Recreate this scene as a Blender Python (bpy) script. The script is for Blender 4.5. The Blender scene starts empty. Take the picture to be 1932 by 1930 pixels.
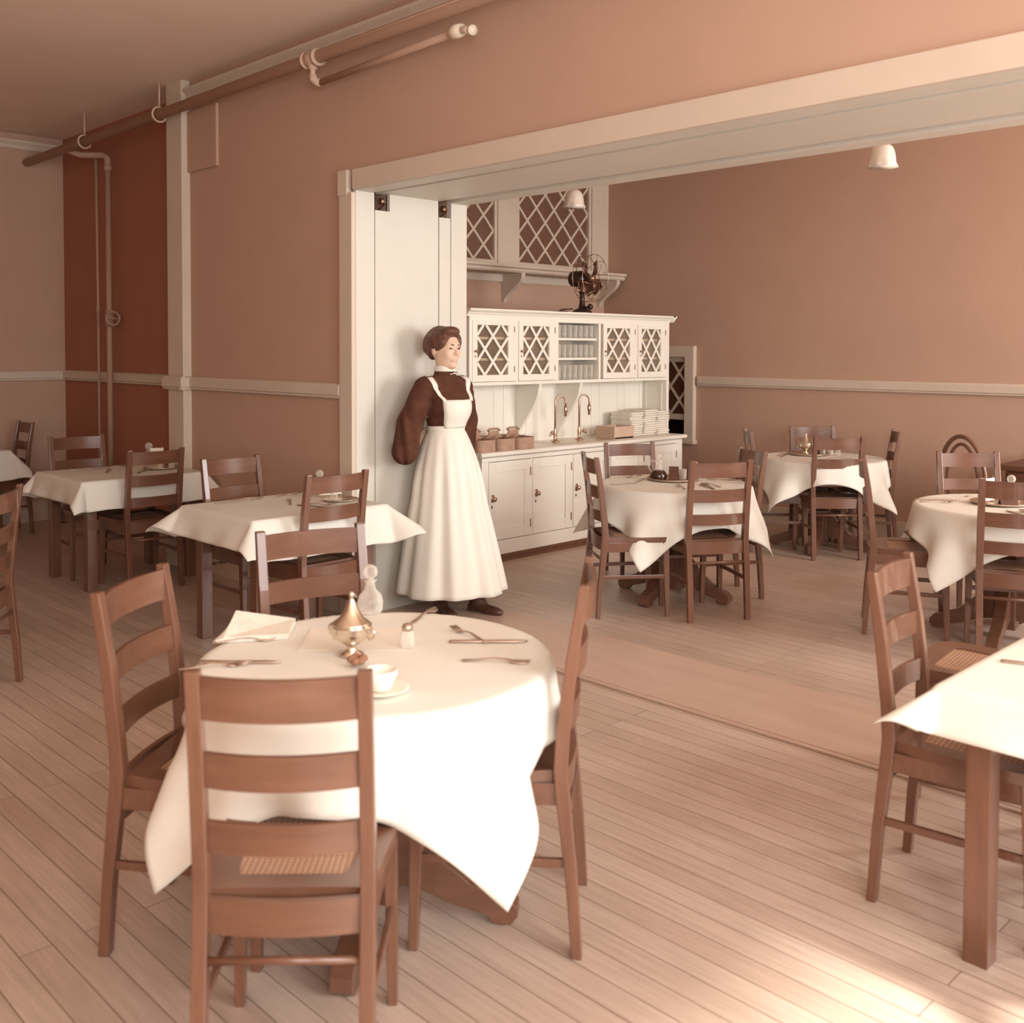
import bpy, bmesh, math, random
import numpy as np
from mathutils import Vector, Matrix
random.seed(7)
PI = math.pi
C = bpy.context.scene.collection
SC = bpy.context.scene

# ------------------------------------------------------------------ camera
YAW, PIT, ROL = (math.radians(a) for a in (135.345, -1.991, 0.185))
_f = Vector((math.cos(YAW)*math.cos(PIT), math.sin(YAW)*math.cos(PIT), math.sin(PIT)))
_r = Vector((math.sin(YAW), -math.cos(YAW), 0)); _u = _r.cross(_f)
_r2 = _r*math.cos(ROL)+_u*math.sin(ROL); _u2 = -_r*math.sin(ROL)+_u*math.cos(ROL)
cam_d = bpy.data.cameras.new('camera'); cam = bpy.data.objects.new('camera', cam_d); C.objects.link(cam)
M = Matrix((_r2, _u2, -_f)).transposed().to_4x4(); M.translation = Vector((0, 0, 1.55)); cam.matrix_world = M
cam_d.sensor_fit = 'HORIZONTAL'; cam_d.sensor_width = 36.0
cam_d.lens = 36.0*1940.6/1932.0
cam_d.shift_y = -(965.0-726.3)/1932.0
cam_d.clip_start = 0.05; cam_d.clip_end = 60
cam_d.dof.use_dof = True; cam_d.dof.focus_distance = 6.3; cam_d.dof.aperture_fstop = 3.6
SC.camera = cam
# ------------------------------------------------------------------ world, lights, exposure
W = bpy.data.worlds.new('world'); SC.world = W; W.use_nodes = True
bg = W.node_tree.nodes['Background']; bg.inputs[0].default_value = (1.0, .97, .92, 1); bg.inputs[1].default_value = .6
SC.view_settings.view_transform = 'Standard'; SC.view_settings.look = 'None'
SC.view_settings.gamma = 1.0; SC.view_settings.use_curve_mapping = False
SC.view_settings.exposure = 0.28
def window_light(name, loc, sy, sz, power, col=(.985, .995, .98), axis='x', spread=None):
    d = bpy.data.lights.new(name, 'AREA'); d.shape = 'RECTANGLE'; d.size = sy; d.size_y = sz; d.energy = power; d.color = col
    if spread: d.spread = math.radians(spread)
    o = bpy.data.objects.new(name, d); C.objects.link(o); o.location = loc
    o.rotation_euler = (PI/2, 0, PI/2) if axis == 'x' else (PI/2, 0, PI)
    return o
window_light('daylight', (1.62, 2.05, 1.95), 2.1, 2.0, 118)
window_light('daylight', (1.62, -.75, 1.95), 1.9, 2.0, 125)
window_light('daylight', (1.62, 6.9, 1.95), 2.0, 2.0, 200)
sd = bpy.data.lights.new('sun', 'SUN'); sd.energy = 9.0; sd.angle = math.radians(5); sd.color = (1.0, .96, .88); so = bpy.data.objects.new('sun', sd); C.objects.link(so)
so.rotation_euler = (0, math.radians(90-43.3), math.radians(10.5))

# ------------------------------------------------------------------ materials
def lin(h):
    h = h.lstrip('#'); v = [int(h[i:i+2], 16)/255 for i in (0, 2, 4)]
    return tuple((c/12.92 if c <= .04045 else ((c+.055)/1.055)**2.4) for c in v)
def mat(name, base, rough=.6, dark=None, scale=4.0, stretch=(1, 1, 1), spec=.35, metal=0.0, bump=0.0, bscale=40., amount=.5, coat=0.0):
    m = bpy.data.materials.new(name); m.use_nodes = True; nt = m.node_tree; N = nt.nodes; L = nt.links
    b = N['Principled BSDF']; b.inputs['Roughness'].default_value = rough; b.inputs['Metallic'].default_value = metal
    b.inputs['Specular IOR Level'].default_value = spec; b.inputs['Base Color'].default_value = (*base, 1)
    b.inputs['Coat Weight'].default_value = coat
    tc = N.new('ShaderNodeTexCoord')
    if dark:
        mp = N.new('ShaderNodeMapping'); mp.inputs['Scale'].default_value = stretch
        nz = N.new('ShaderNodeTexNoise'); nz.inputs['Scale'].default_value = scale; nz.inputs['Detail'].default_value = 5; nz.inputs['Roughness'].default_value = .62
        rp = N.new('ShaderNodeValToRGB'); rp.color_ramp.elements[0].position = .5-.5*amount*.6; rp.color_ramp.elements[1].position = .5+.5*amount*.6
        rp.color_ramp.elements[0].color = (*dark, 1); rp.color_ramp.elements[1].color = (*base, 1)
        L.new(tc.outputs['Object'], mp.inputs[0]); L.new(mp.outputs[0], nz.inputs['Vector']); L.new(nz.outputs['Fac'], rp.inputs[0]); L.new(rp.outputs[0], b.inputs['Base Color'])
    if bump:
        n2 = N.new('ShaderNodeTexNoise'); n2.inputs['Scale'].default_value = bscale; n2.inputs['Detail'].default_value = 3
        bp = N.new('ShaderNodeBump'); bp.inputs['Strength'].default_value = bump; bp.inputs['Distance'].default_value = .01
        L.new(tc.outputs['Object'], n2.inputs['Vector']); L.new(n2.outputs['Fac'], bp.inputs['Height']); L.new(bp.outputs[0], b.inputs['Normal'])
    return m
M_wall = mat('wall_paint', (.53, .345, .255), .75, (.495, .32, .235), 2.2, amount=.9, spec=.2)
M_bay_shade = mat('bay_shade_paint', (.40, .17, .108), .75, (.37, .155, .097), 2.2, amount=.9, spec=.2)  # wall paint darkened and reddened, the alcove's shade is in the colour
M_ceil = mat('ceiling_paint', (.90, .73, .60), .85, (.84, .67, .54), 1.3, amount=.9, spec=.1)
M_white = mat('cream_paint', (.64, .605, .535), .5, (.615, .58, .51), 3, spec=.35)
M_cab = mat('cabinet_enamel', (.85, .80, .715), .4, (.83, .78, .69), 3, spec=.4)
M_trim = mat('trim_paint', (.64, .53, .43), .55, (.61, .505, .41), 3, spec=.3)
M_oak = mat('oak', (.205, .092, .054), .34, (.11, .045, .025), 5, (1, 1, 1), spec=.5, amount=1.0, coat=.35)
M_oakv = mat('oak_grain', (.215, .098, .058), .32, (.11, .045, .025), 22, (1, 1, .12), spec=.5, amount=1.1, coat=.35)
M_oakh = mat('oak_slat', (.205, .092, .054), .30, (.11, .045, .025), 22, (.12, 1, 1), spec=.5, amount=1.1, coat=.35)
M_darkwood = mat('dark_wood', (.14, .055, .03), .45, (.08, .03, .016), 12, (.2, 1, 1), spec=.45)
M_cloth = mat('linen', (.80, .765, .69), .9, (.78, .745, .67), 6, spec=.1, bump=.08, bscale=260)
M_napkin = mat('napkin', (.88, .825, .73), .9, (.80, .73, .63), 30, spec=.1)
M_silver = mat('silver', (.80, .70, .58), .22, metal=1.0)
M_iron = mat('black_iron', (.035, .016, .011), .35, spec=.5)
M_brass = mat('brass', (.50, .35, .255), .32, metal=1.0)
M_pipe = mat('painted_pipe', (.42, .26, .185), .5, spec=.3)
M_pipew = mat('pale_pipe', (.60, .42, .32), .5, spec=.3)
M_tray = mat('carrier_wood', (.46, .29, .205), .6, (.36, .215, .145), 14, (.2, 1, 1))
M_dress = mat('dark_dress', (.115, .046, .029), .85, (.07, .027, .016), 9, spec=.15, bump=.2, bscale=30)
M_apron = mat('white_apron', (.80, .765, .69), .9, (.78, .74, .66), 7, spec=.1)
M_skin = mat('skin', (.72, .51, .38), .55, (.69, .475, .35), 8, spec=.3)
M_hair = mat('hair', (.16, .068, .040), .5, (.075, .028, .016), 26, (1, 1, .25), spec=.4, bump=.5, bscale=70)
M_lip = mat('lips', (.48, .25, .18), .5)
M_eye = mat('eyes', (.10, .045, .03), .3)
M_shoe = mat('shoe_leather', (.09, .038, .024), .35, spec=.5)
M_inside_shade = mat('cupboard_inside_shade', (.46, .31, .225), .7)  # white lining, its shade behind the doors put into the tan
M_liquid = mat('dark_syrup', (.045, .014, .007), .1, spec=.6)
M_card = mat('card', (.85, .79, .68), .8)
M_pane = mat('obscure_glass', (.20, .10, .068), .35, (.15, .072, .048), 60, spec=.5, bump=.25, bscale=120)
M_pass_dark = mat('pass_through_dark', (.045, .016, .009), .9)  # unlit space behind the pass-through put into the colour
M_milk = mat('milk_glass', (.80, .72, .62), .3, spec=.5)
M_blade = mat('fan_blade', (.10, .045, .03), .35, metal=.6)
M_steel = mat('sink_metal', (.62, .52, .43), .3, metal=.8)
def glass_mat(name, tint, body, mix):
    m = bpy.data.materials.new(name); m.use_nodes = True; nt = m.node_tree; N = nt.nodes; L = nt.links
    for n in list(N): N.remove(n)
    out = N.new('ShaderNodeOutputMaterial'); tr = N.new('ShaderNodeBsdfTransparent'); tr.inputs[0].default_value = (*tint, 1)
    p = N.new('ShaderNodeBsdfPrincipled'); p.inputs['Base Color'].default_value = (*body, 1); p.inputs['Roughness'].default_value = .08; p.inputs['Specular IOR Level'].default_value = .8
    lw = N.new('ShaderNodeLayerWeight'); lw.inputs[0].default_value = .35
    ma = N.new('ShaderNodeMath'); ma.operation = 'MULTIPLY_ADD'; ma.inputs[1].default_value = .75; ma.inputs[2].default_value = mix; ma.use_clamp = True
    mx = N.new('ShaderNodeMixShader'); L.new(lw.outputs['Facing'], ma.inputs[0]); L.new(ma.outputs[0], mx.inputs[0]); L.new(tr.outputs[0], mx.inputs[1]); L.new(p.outputs[0], mx.inputs[2]); L.new(mx.outputs[0], out.inputs[0])
    return m
M_glass = glass_mat('clear_glass', (.98, .965, .94), (.92, .87, .79), .16)
M_pglass = glass_mat('pane_glass', (.93, .88, .82), (.5, .4, .32), .03)
def floor_mat():
    m = bpy.data.materials.new('floor_boards'); m.use_nodes = True; nt = m.node_tree; N = nt.nodes; L = nt.links
    b = N['Principled BSDF']; tc = N.new('ShaderNodeTexCoord')
    br = N.new('ShaderNodeTexBrick'); br.offset = .37; br.inputs['Scale'].default_value = 1.0; br.inputs['Brick Width'].default_value = 2.7; br.inputs['Row Height'].default_value = .083
    br.inputs['Mortar Size'].default_value = .0016; br.inputs['Mortar Smooth'].default_value = .3; br.inputs['Bias'].default_value = -.1
    br.inputs['Color1'].default_value = (.57, .435, .355, 1); br.inputs['Color2'].default_value = (.495, .362, .287, 1); br.inputs['Mortar'].default_value = (.16, .085, .055, 1)
    mp = N.new('ShaderNodeMapping'); mp.inputs['Scale'].default_value = (1.2, 22, 1)
    nz = N.new('ShaderNodeTexNoise'); nz.inputs['Scale'].default_value = 3; nz.inputs['Detail'].default_value = 6; nz.inputs['Roughness'].default_value = .65
    n2 = N.new('ShaderNodeTexNoise'); n2.inputs['Scale'].default_value = 1.1; n2.inputs['Detail'].default_value = 3
    r1 = N.new('ShaderNodeValToRGB'); r1.color_ramp.elements[0].position = .3; r1.color_ramp.elements[1].position = .72; r1.color_ramp.elements[0].color = (.80, .79, .78, 1); r1.color_ramp.elements[1].color = (1.1, 1.1, 1.1, 1)
    r2 = N.new('ShaderNodeValToRGB'); r2.color_ramp.elements[0].position = .3; r2.color_ramp.elements[1].position = .7; r2.color_ramp.elements[0].color = (.86, .84, .82, 1); r2.color_ramp.elements[1].color = (1.1, 1.1, 1.1, 1)
    m1 = N.new('ShaderNodeMixRGB'); m1.blend_type = 'MULTIPLY'; m1.inputs[0].default_value = 1; m2 = N.new('ShaderNodeMixRGB'); m2.blend_type = 'MULTIPLY'; m2.inputs[0].default_value = 1
    L.new(tc.outputs['Object'], br.inputs['Vector']); L.new(tc.outputs['Object'], mp.inputs[0]); L.new(mp.outputs[0], nz.inputs['Vector']); L.new(tc.outputs['Object'], n2.inputs['Vector'])
    L.new(nz.outputs['Fac'], r1.inputs[0]); L.new(n2.outputs['Fac'], r2.inputs[0]); L.new(br.outputs['Color'], m1.inputs[1]); L.new(r1.outputs[0], m1.inputs[2]); L.new(m1.outputs[0], m2.inputs[1]); L.new(r2.outputs[0], m2.inputs[2]); L.new(m2.outputs[0], b.inputs['Base Color'])
    b.inputs['Roughness'].default_value = .42; b.inputs['Specular IOR Level'].default_value = .6; b.inputs['Coat Weight'].default_value = .25; b.inputs['Coat Roughness'].default_value = .35
    bp = N.new('ShaderNodeBump'); bp.inputs['Strength'].default_value = .25; bp.inputs['Distance'].default_value = .004; bp.invert = True
    L.new(br.outputs['Fac'], bp.inputs['Height']); L.new(bp.outputs[0], b.inputs['Normal'])
    return m
M_floor = floor_mat()
def cane_mat():
    m = bpy.data.materials.new('woven_cane'); m.use_nodes = True; nt = m.node_tree; N = nt.nodes; L = nt.links
    b = N['Principled BSDF']; b.inputs['Roughness'].default_value = .5
    tc = N.new('ShaderNodeTexCoord'); sp = N.new('ShaderNodeSeparateXYZ'); L.new(tc.outputs['Object'], sp.inputs[0])
    outs = []
    for ax in (0, 1):
        a = N.new('ShaderNodeMath'); a.operation = 'MULTIPLY'; a.inputs[1].default_value = 2*PI/.0135; s = N.new('ShaderNodeMath'); s.operation = 'SINE'
        L.new(sp.outputs[ax], a.inputs[0]); L.new(a.outputs[0], s.inputs[0]); outs.append(s)
    mi = N.new('ShaderNodeMath'); mi.operation = 'MINIMUM'; L.new(outs[0].outputs[0], mi.inputs[0]); L.new(outs[1].outputs[0], mi.inputs[1])
    rp = N.new('ShaderNodeValToRGB'); rp.color_ramp.elements[0].position = .12; rp.color_ramp.elements[1].position = .28
    rp.color_ramp.elements[0].color = (.50, .30, .20, 1); rp.color_ramp.elements[1].color = (.10, .042, .024, 1)
    L.new(mi.outputs[0], rp.inputs[0]); L.new(rp.outputs[0], b.inputs['Base Color'])
    return m
M_cane = cane_mat()

# ------------------------------------------------------------------ mesh builder
class MB:
    def __init__(s): s.v = []; s.f = []
    def add(s, vs, fs):
        n = len(s.v); s.v += [tuple(v) for v in vs]; s.f += [tuple(i+n for i in f) for f in fs]; return s
    def box(s, lo, hi, mt=None):
        x0, y0, z0 = lo; x1, y1, z1 = hi
        vs = [Vector(p) for p in ((x0,y0,z0),(x1,y0,z0),(x1,y1,z0),(x0,y1,z0),(x0,y0,z1),(x1,y0,z1),(x1,y1,z1),(x0,y1,z1))]
        if mt: vs = [mt @ v for v in vs]
        return s.add(vs, [(0,3,2,1),(4,5,6,7),(0,1,5,4),(1,2,6,5),(2,3,7,6),(3,0,4,7)])
    def bar(s, p0, p1, w, h, up=(0, 0, 1), w1=None, h1=None):
        p0 = Vector(p0); p1 = Vector(p1); d = (p1-p0).normalized(); x = d.cross(Vector(up))
        if x.length < 1e-4: x = d.cross(Vector((1, 0, 0)))
        x.normalize(); y = x.cross(d)
        w1 = w if w1 is None else w1; h1 = h if h1 is None else h1
        vs = [p+x*a*ww/2+y*b*hh/2 for p, ww, hh in ((p0, w, h), (p1, w1, h1)) for a, b in ((-1,-1),(1,-1),(1,1),(-1,1))]
        return s.add(vs, [(3,2,1,0),(4,5,6,7),(0,1,5,4),(1,2,6,5),(2,3,7,6),(3,0,4,7)])
    def tube(s, pts, r, n=10, cap=True, closed=False):
        pts = [Vector(p) for p in pts]; k = len(pts); rs = r if isinstance(r, (list, tuple)) else [r]*k
        t0 = (pts[1]-pts[0]).normalized(); a = t0.cross(Vector((0, 0, 1)))
        if a.length < 1e-3: a = t0.cross(Vector((1, 0, 0)))
        a.normalize(); vs = []
        for i in range(k):
            if closed: t = (pts[(i+1) % k]-pts[i-1]).normalized()
            else: t = (pts[min(i+1, k-1)]-pts[max(i-1, 0)]).normalized()
            a = (a-t*a.dot(t)); a.normalize(); b = t.cross(a)
            vs += [pts[i]+(a*math.cos(2*PI*j/n)+b*math.sin(2*PI*j/n))*rs[i] for j in range(n)]
        fs = []
        for i in range(k if closed else k-1):
            i2 = (i+1) % k
            fs += [(i*n+j, i*n+(j+1) % n, i2*n+(j+1) % n, i2*n+j) for j in range(n)]
        if cap and not closed: fs += [tuple(range(n-1, -1, -1)), tuple((k-1)*n+j for j in range(n))]
        return s.add(vs, fs)
    def lathe(s, prof, c=(0, 0, 0), n=20, mt=None, wave=None):
        vs = []; k = len(prof)
        for i, (r, z) in enumerate(prof):
            for j in range(n):
                a = 2*PI*j/n; rr = r*(1+(wave[0]*math.cos(wave[1]*a)*(i/(k-1))**3 if wave else 0))
                v = Vector((rr*math.cos(a), rr*math.sin(a), z)); v = (mt @ v) if mt else v
                vs.append(v+Vector(c))
        fs = [(i*n+j, i*n+(j+1) % n, (i+1)*n+(j+1) % n, (i+1)*n+j) for i in range(k-1) for j in range(n)]
        if prof[0][0] > 1e-5: fs.append(tuple(range(n-1, -1, -1)))
        if prof[-1][0] > 1e-5: fs.append(tuple((k-1)*n+j for j in range(n)))
        return s.add(vs, fs)
    def prism(s, poly, o, ex, ey, en, t):
        o = Vector(o); ex = Vector(ex); ey = Vector(ey); en = Vector(en); n = len(poly)
        vs = [o+ex*p[0]+ey*p[1] for p in poly]+[o+ex*p[0]+ey*p[1]+en*t for p in poly]
        return s.add(vs, [tuple(range(n-1, -1, -1)), tuple(range(n, 2*n))]+[(i, (i+1) % n, n+(i+1) % n, n+i) for i in range(n)])
    def ball(s, c, r, n=12, m=8, sc=(1, 1, 1)):
        return s.lathe([(max(1e-6, r*math.sin(PI*i/m))*1, -r*math.cos(PI*i/m)) for i in range(m+1)], c, n, Matrix.Diagonal((*sc, 1)))
def newobj(name, mb, m, parent=None, smooth=False, bevel=0.0, loc=None):
    me = bpy.data.meshes.new(name); me.from_pydata([tuple(v) for v in mb.v], [], mb.f); me.update()
    bm = bmesh.new(); bm.from_mesh(me); bmesh.ops.remove_doubles(bm, verts=bm.verts, dist=1e-6) if smooth else None
    if bevel: bmesh.ops.bevel(bm, geom=[e for e in bm.edges if len(e.link_faces) == 2 and e.calc_face_angle(0) > .5], offset=bevel, segments=2, affect='EDGES', profile=.6, clamp_overlap=True)
    bmesh.ops.recalc_face_normals(bm, faces=bm.faces); bm.to_mesh(me); bm.free()
    if smooth:
        for p in me.polygons: p.use_smooth = True
    if smooth == 'auto' or (bevel and smooth): me.set_sharp_from_angle(angle=math.radians(38))
    me.materials.append(m); o = bpy.data.objects.new(name, me); C.objects.link(o)
    if parent: o.parent = parent
    if loc: o.location = loc
    return o
def tag(o, label, cat, group=None):
    o['label'] = label; o['category'] = cat
    if group: o['group'] = group
    return o
def thing(name, label, cat, loc=(0, 0, 0), rz=0.0, group=None, s=1.0):
    o = bpy.data.objects.new(name, None); C.objects.link(o); o.location = loc; o.rotation_euler = (0, 0, rz); o.scale = (s, s, s); o.empty_display_size = .1
    return tag(o, label, cat, group)
def struct(o): o['kind'] = 'structure'; return o
def dup(root, loc, rz, label, group=None, s=None):
    r = root.copy(); C.objects.link(r); r.location = loc; r.rotation_euler = (0, 0, rz); r['label'] = label
    if group: r['group'] = group
    r.scale = (s, s, s) if s else root.scale
    for ch in list(root.children):
        c = ch.copy(); C.objects.link(c); c.parent = r
        for g in list(ch.children):
            d = g.copy(); C.objects.link(d); d.parent = c
    return r
def S(name, boxes, m, bevel=0.0, parent=None):
    mb = MB()
    for lo, hi in boxes: mb.box(lo, hi)
    o = newobj(name, mb, m, parent, bevel=bevel)
    if not parent: struct(o)
    return o

# ------------------------------------------------------------------ the room
XR = 1.7; CE = 3.42
S('floor', [((-9.7, -3.1, -.12), (XR+.2, 8.9, 0))], M_floor)
S('ceiling', [((-9.7, -3.1, CE), (XR+.2, 8.9, CE+.12))], M_ceil)
S('wall_left', [((-6.99, 3.5, 0), (-5.02, 4.33, CE)), ((-5.02, 3.5, 0), (-4.84, 3.634, CE)), ((-5.02, 3.744, 0), (-4.84, 4.118, CE)), ((-5.02, 4.213, 0), (-4.84, 4.33, CE)), ((-4.84, 3.5, 2.50), (XR, 4.33, CE))], M_wall)
S('wall_alcove', [((-9.6, 3.68, 0), (-6.99, 4.33, CE))], M_bay_shade)
S('wall_end', [((-9.7, -3.1, 0), (-9.5, 3.68, CE))], M_wall)
S('wall_back', [((-9.7, -3.1, 0), (XR, -2.95, CE))], M_wall)
S('wall_service', [((-7.1, 4.33, 0), (-6.944, 8.2, CE))], M_wall)
WX0, WX1, WZ0, WZ1 = -6.55, -5.885, .70, 1.482
S('wall_far', [((-7.1, 8.2, 0), (WX0, 8.35, CE)), ((WX1, 8.2, 0), (XR, 8.35, CE)), ((WX0, 8.2, 0), (WX1, 8.35, WZ0)), ((WX0, 8.2, WZ1), (WX1, 8.35, CE))], M_wall)
S('wall_pass_box', [((-6.9, 8.75, .4), (-5.6, 8.8, 1.8)), ((-6.9, 8.35, .4), (-6.85, 8.75, 1.8)), ((-5.65, 8.35, .4), (-5.6, 8.75, 1.8)), ((-6.9, 8.35, .35), (-5.6, 8.8, .4)), ((-6.9, 8.35, 1.8), (-5.6, 8.8, 1.85))], M_pass_dark)  # added dark box behind the pass-through, keeps sky light from leaking in
wr = []
ys = [(-3.1, -1.7), (.2, 1.0), (3.1, 5.9), (7.9, 8.35)]
for a, b in ys: wr.append(((XR, a, 0), (XR+.18, b, CE)))
for a, b in ((-1.7, .2), (1.0, 3.1), (5.9, 7.9)): wr += [((XR, a, 0), (XR+.18, b, .95)), ((XR, a, 2.95), (XR+.18, b, CE))]
S('wall_right', wr, M_wall)
k = 1
for a, b in ((-1.7, .2), (1.0, 3.1), (5.9, 7.9)):
    fr = []
    for y in (a, b-.04): fr.append(((XR+.05, y, .95), (XR+.1, y+.04, 2.95)))
    for z in (.95, 1.93, 2.91): fr.append(((XR+.05, a, z), (XR+.1, b, z+.04)))
    S('window_%d' % k, fr, M_white); k += 1
# opening: casing, jamb boards, soffit boards
S('trim_1', [((-4.937, 3.47, 0), (-4.812, 3.4995, 2.44))], M_trim, .006)                     # casing upright
S('trim_2', [((-4.812, 3.472, 2.4525), (XR, 3.4995, 2.566))], M_trim, .006)                   # head casing
S('trim_3', [((-4.942, 3.464, 2.425), (-4.852, 3.4995, 2.568))], M_trim, .004)               # corner block
S('trim_4', [((-4.85, 3.5, 0), (-4.812, 3.632, 2.452))], M_white, .003)                    # jamb boards
S('trim_5', [((-4.85, 3.744, 0), (-4.812, 4.116, 2.452)), ((-4.85, 3.637, 0), (-4.812, 3.744, 2.352))], M_white)
S('trim_6', [((-4.85, 4.122, 0), (-4.808, 4.212, 2.355))], M_white, .003)
S('trim_7', [((-4.85, 4.218, 0), (-4.808, 4.345, 2.47))], M_white, .004)
S('trim_8', [((-4.85, 3.5, 2.452), (XR, 3.632, 2.50)), ((-4.85, 3.668, 2.452), (XR, 4.125, 2.50))], M_white)
S('trim_9', [((-4.85, 4.215, 2.448), (XR, 4.345, 2.50))], M_white, .003)
S('trim_10', [((-4.95, 4.33, 0), (-4.82, 4.36, 2.56)), ((-4.95, 4.33, 2.46), (XR, 4.36, 2.56))], M_trim, .004)
# dado rails: profiled boards
def rail(name, p0, p1, z0, z1, t, nrm, m):
    mb = MB(); n = Vector(nrm); d = Vector(p1)-Vector(p0); L = d.length; d.normalize(); h = z1-z0
    prof = [(0, 0), (t*.55, 0), (t*.75, h*.05), (t*.75, h*.16), (t, h*.24), (t, h*.84), (t*.8, h*.93), (t*.45, h), (0, h)]
    mb.prism(prof, Vector(p0)+Vector((0, 0, z0)), n, Vector((0, 0, 1)), d, L)
    return struct(newobj(name, mb, m))
rail('trim_11', (-6.77, 3.5, 0), (-4.94, 3.5, 0), 1.259, 1.349, .035, (0, -1, 0), M_trim)
rail('trim_12', (-7.025, 3.437, 0), (-6.737, 3.437, 0), 1.255, 1.352, .035, (0, -1, 0), M_trim)
rail('trim_13', (-6.77, 3.4045, 0), (-6.77, 3.5, 0), 1.2545, 1.3525, .036, (1, 0, 0), M_trim)
rail('trim_14', (-9.5, 3.68, 0), (-6.99, 3.68, 0), 1.259, 1.349, .035, (0, -1, 0), M_trim)
rail('trim_15', (-9.5, -2.95, 0), (-9.5, 3.68, 0), 1.259, 1.349, .035, (1, 0, 0), M_trim)
rail('trim_16', (-5.75, 8.2, 0), (XR, 8.2, 0), 1.205, 1.298, .035, (0, -1, 0), M_trim)
# pilaster
S('pillar_1', [((-6.99, 3.437, 0), (-6.77, 3.52, CE)), ((-7.0, 3.439, 0), (-6.99, 4.0, CE))], M_trim, .004)
S('baseboard_pillar', [((-7.005, 3.415, 0), (-6.75, 3.5, .15)), ((-7.0, 3.425, .15), (-6.757, 3.5, .18))], M_trim, .004)
S('baseboard_left', [((-6.76, 3.475, 0), (-4.94, 3.5, .16)), ((-6.76, 3.482, .16), (-4.94, 3.5, .19))], M_trim, .004)
S('baseboard_alcove', [((-9.5, 3.655, 0), (-7.0, 3.68, .16))], M_trim, .004)
S('baseboard_end', [((-9.5, -2.95, 0), (-9.475, 3.68, .145)), ((-9.5, -2.95, .145), (-9.482, 3.68, .18))], M_trim, .004)
S('baseboard_far', [((-5.3, 8.175, 0), (XR, 8.2, .14))], M_trim, .004)
# picture mouldings
def cornice(name, p0, p1, nrm):
    mb = MB(); d = Vector(p1)-Vector(p0); L = d.length; d.normalize()
    mb.prism([(0, 0), (.02, 0), (.03, .02), (.03, .03), (.055, .055), (.055, .072), (0, .072)], Vector(p0)+Vector((0, 0, 3.285)), Vector(nrm), Vector((0, 0, 1)), d, L)
    return struct(newobj(name, mb, M_trim))
cornice('trim_17', (-6.77, 3.5, 0), (XR, 3.5, 0), (0, -1, 0))
cornice('trim_18', (-9.5, -2.95, 0), (-9.5, 3.68, 0), (1, 0, 0))
# threshold board
S('trim_19', [((-4.81, 3.625, 0), (XR, 4.215, .010))], mat('threshold_board', (.55, .395, .31), .42, (.49, .34, .262), 5, (.3, 2, 1), spec=.4), .004)
S('trim_20', [((-4.81, 3.595, 0), (XR, 3.62, .009))], bpy.data.materials['threshold_board'], .003)
# access panel on the wall
tag(newobj('access_panel', MB().box((-6.765, 3.478, 2.78), (-6.36, 3.5, 3.20)), M_wall, bevel=.004), 'flat square panel painted like the wall, high beside the pilaster', 'panel')

# pulleys in the notches at the top of the jamb
for i, (y, lab) in enumerate(((3.69, 'small brass pulley in the notch nearer the camera, top of the white jamb'), (4.165, 'small brass pulley in the farther notch at the top of the white jamb'))):
    t = thing('sash_pulley', lab, 'pulley', (-4.84, y, 2.40), 0, 'pulleys in the door jamb')
    mb = MB(); mb.lathe([(.004, -.008), (.02, -.008), (.015, 0), (.02, .008), (.004, .008)], (.02, 0, .008), 14, Matrix.Rotation(PI/2, 4, 'X')); newobj('wheel', mb, M_brass, t, True)
    mb = MB(); mb.bar((-.03, -.012, .03), (.045, .01, .0), .008, .006); mb.bar((-.03, .012, -.035), (.03, .02, -.005), .008, .006); newobj('bracket', mb, M_brass, t)

# ------------------------------------------------------------------ diamond lattice
def lattice(mb, u0, u1, v0, v1, pu, pv, w, t, fn, ou=0.0, ov=0.0):
    """bars of a diamond lattice clipped to the rectangle; fn maps (u, v, n) to 3D"""
    sl = pv/pu; lines = []
    for sgn in (1, -1):
        kmax = int(((u1-u0)/pu+(v1-v0)/pv))+3
        for kk in range(-kmax, kmax):
            # v - v0 - ov = sgn*sl*(u-u0-ou) + kk*pv
            def v_at(u): return v0+ov+sgn*sl*(u-u0-ou)+kk*pv
            pts = []
            ua, ub = u0, u1
            va, vb = v_at(ua), v_at(ub)
            if max(va, vb) <= v0 or min(va, vb) >= v1: continue
            def u_at(v): return u0+ou+(v-v0-ov-kk*pv)/(sgn*sl)
            lo, hi = (va, vb) if va < vb else (vb, va)
            if va < v0: ua = u_at(v0)
            if va > v1: ua = u_at(v1)
            if vb < v0: ub = u_at(v0)
            if vb > v1: ub = u_at(v1)
            if ub-ua < w: continue
            lines.append((ua, v_at(ua), ub, v_at(ub), sgn))
    for ua, va, ub, vb, sg in lines:
        du, dv = ub-ua, vb-va; L = math.hypot(du, dv); pu_, pv_ = -dv/L*w/2, du/L*w/2
        d = 0 if sg > 0 else t*.12
        q = [(ua-pu_, va-pv_), (ub-pu_, vb-pv_), (ub+pu_, vb+pv_), (ua+pu_, va+pv_)]
        vs = [fn(a, b, d) for a, b in q]+[fn(a, b, d+t) for a, b in q]
        mb.add(vs, [(0,3,2,1),(4,5,6,7),(0,1,5,4),(1,2,6,5),(2,3,7,6),(3,0,4,7)])
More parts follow.
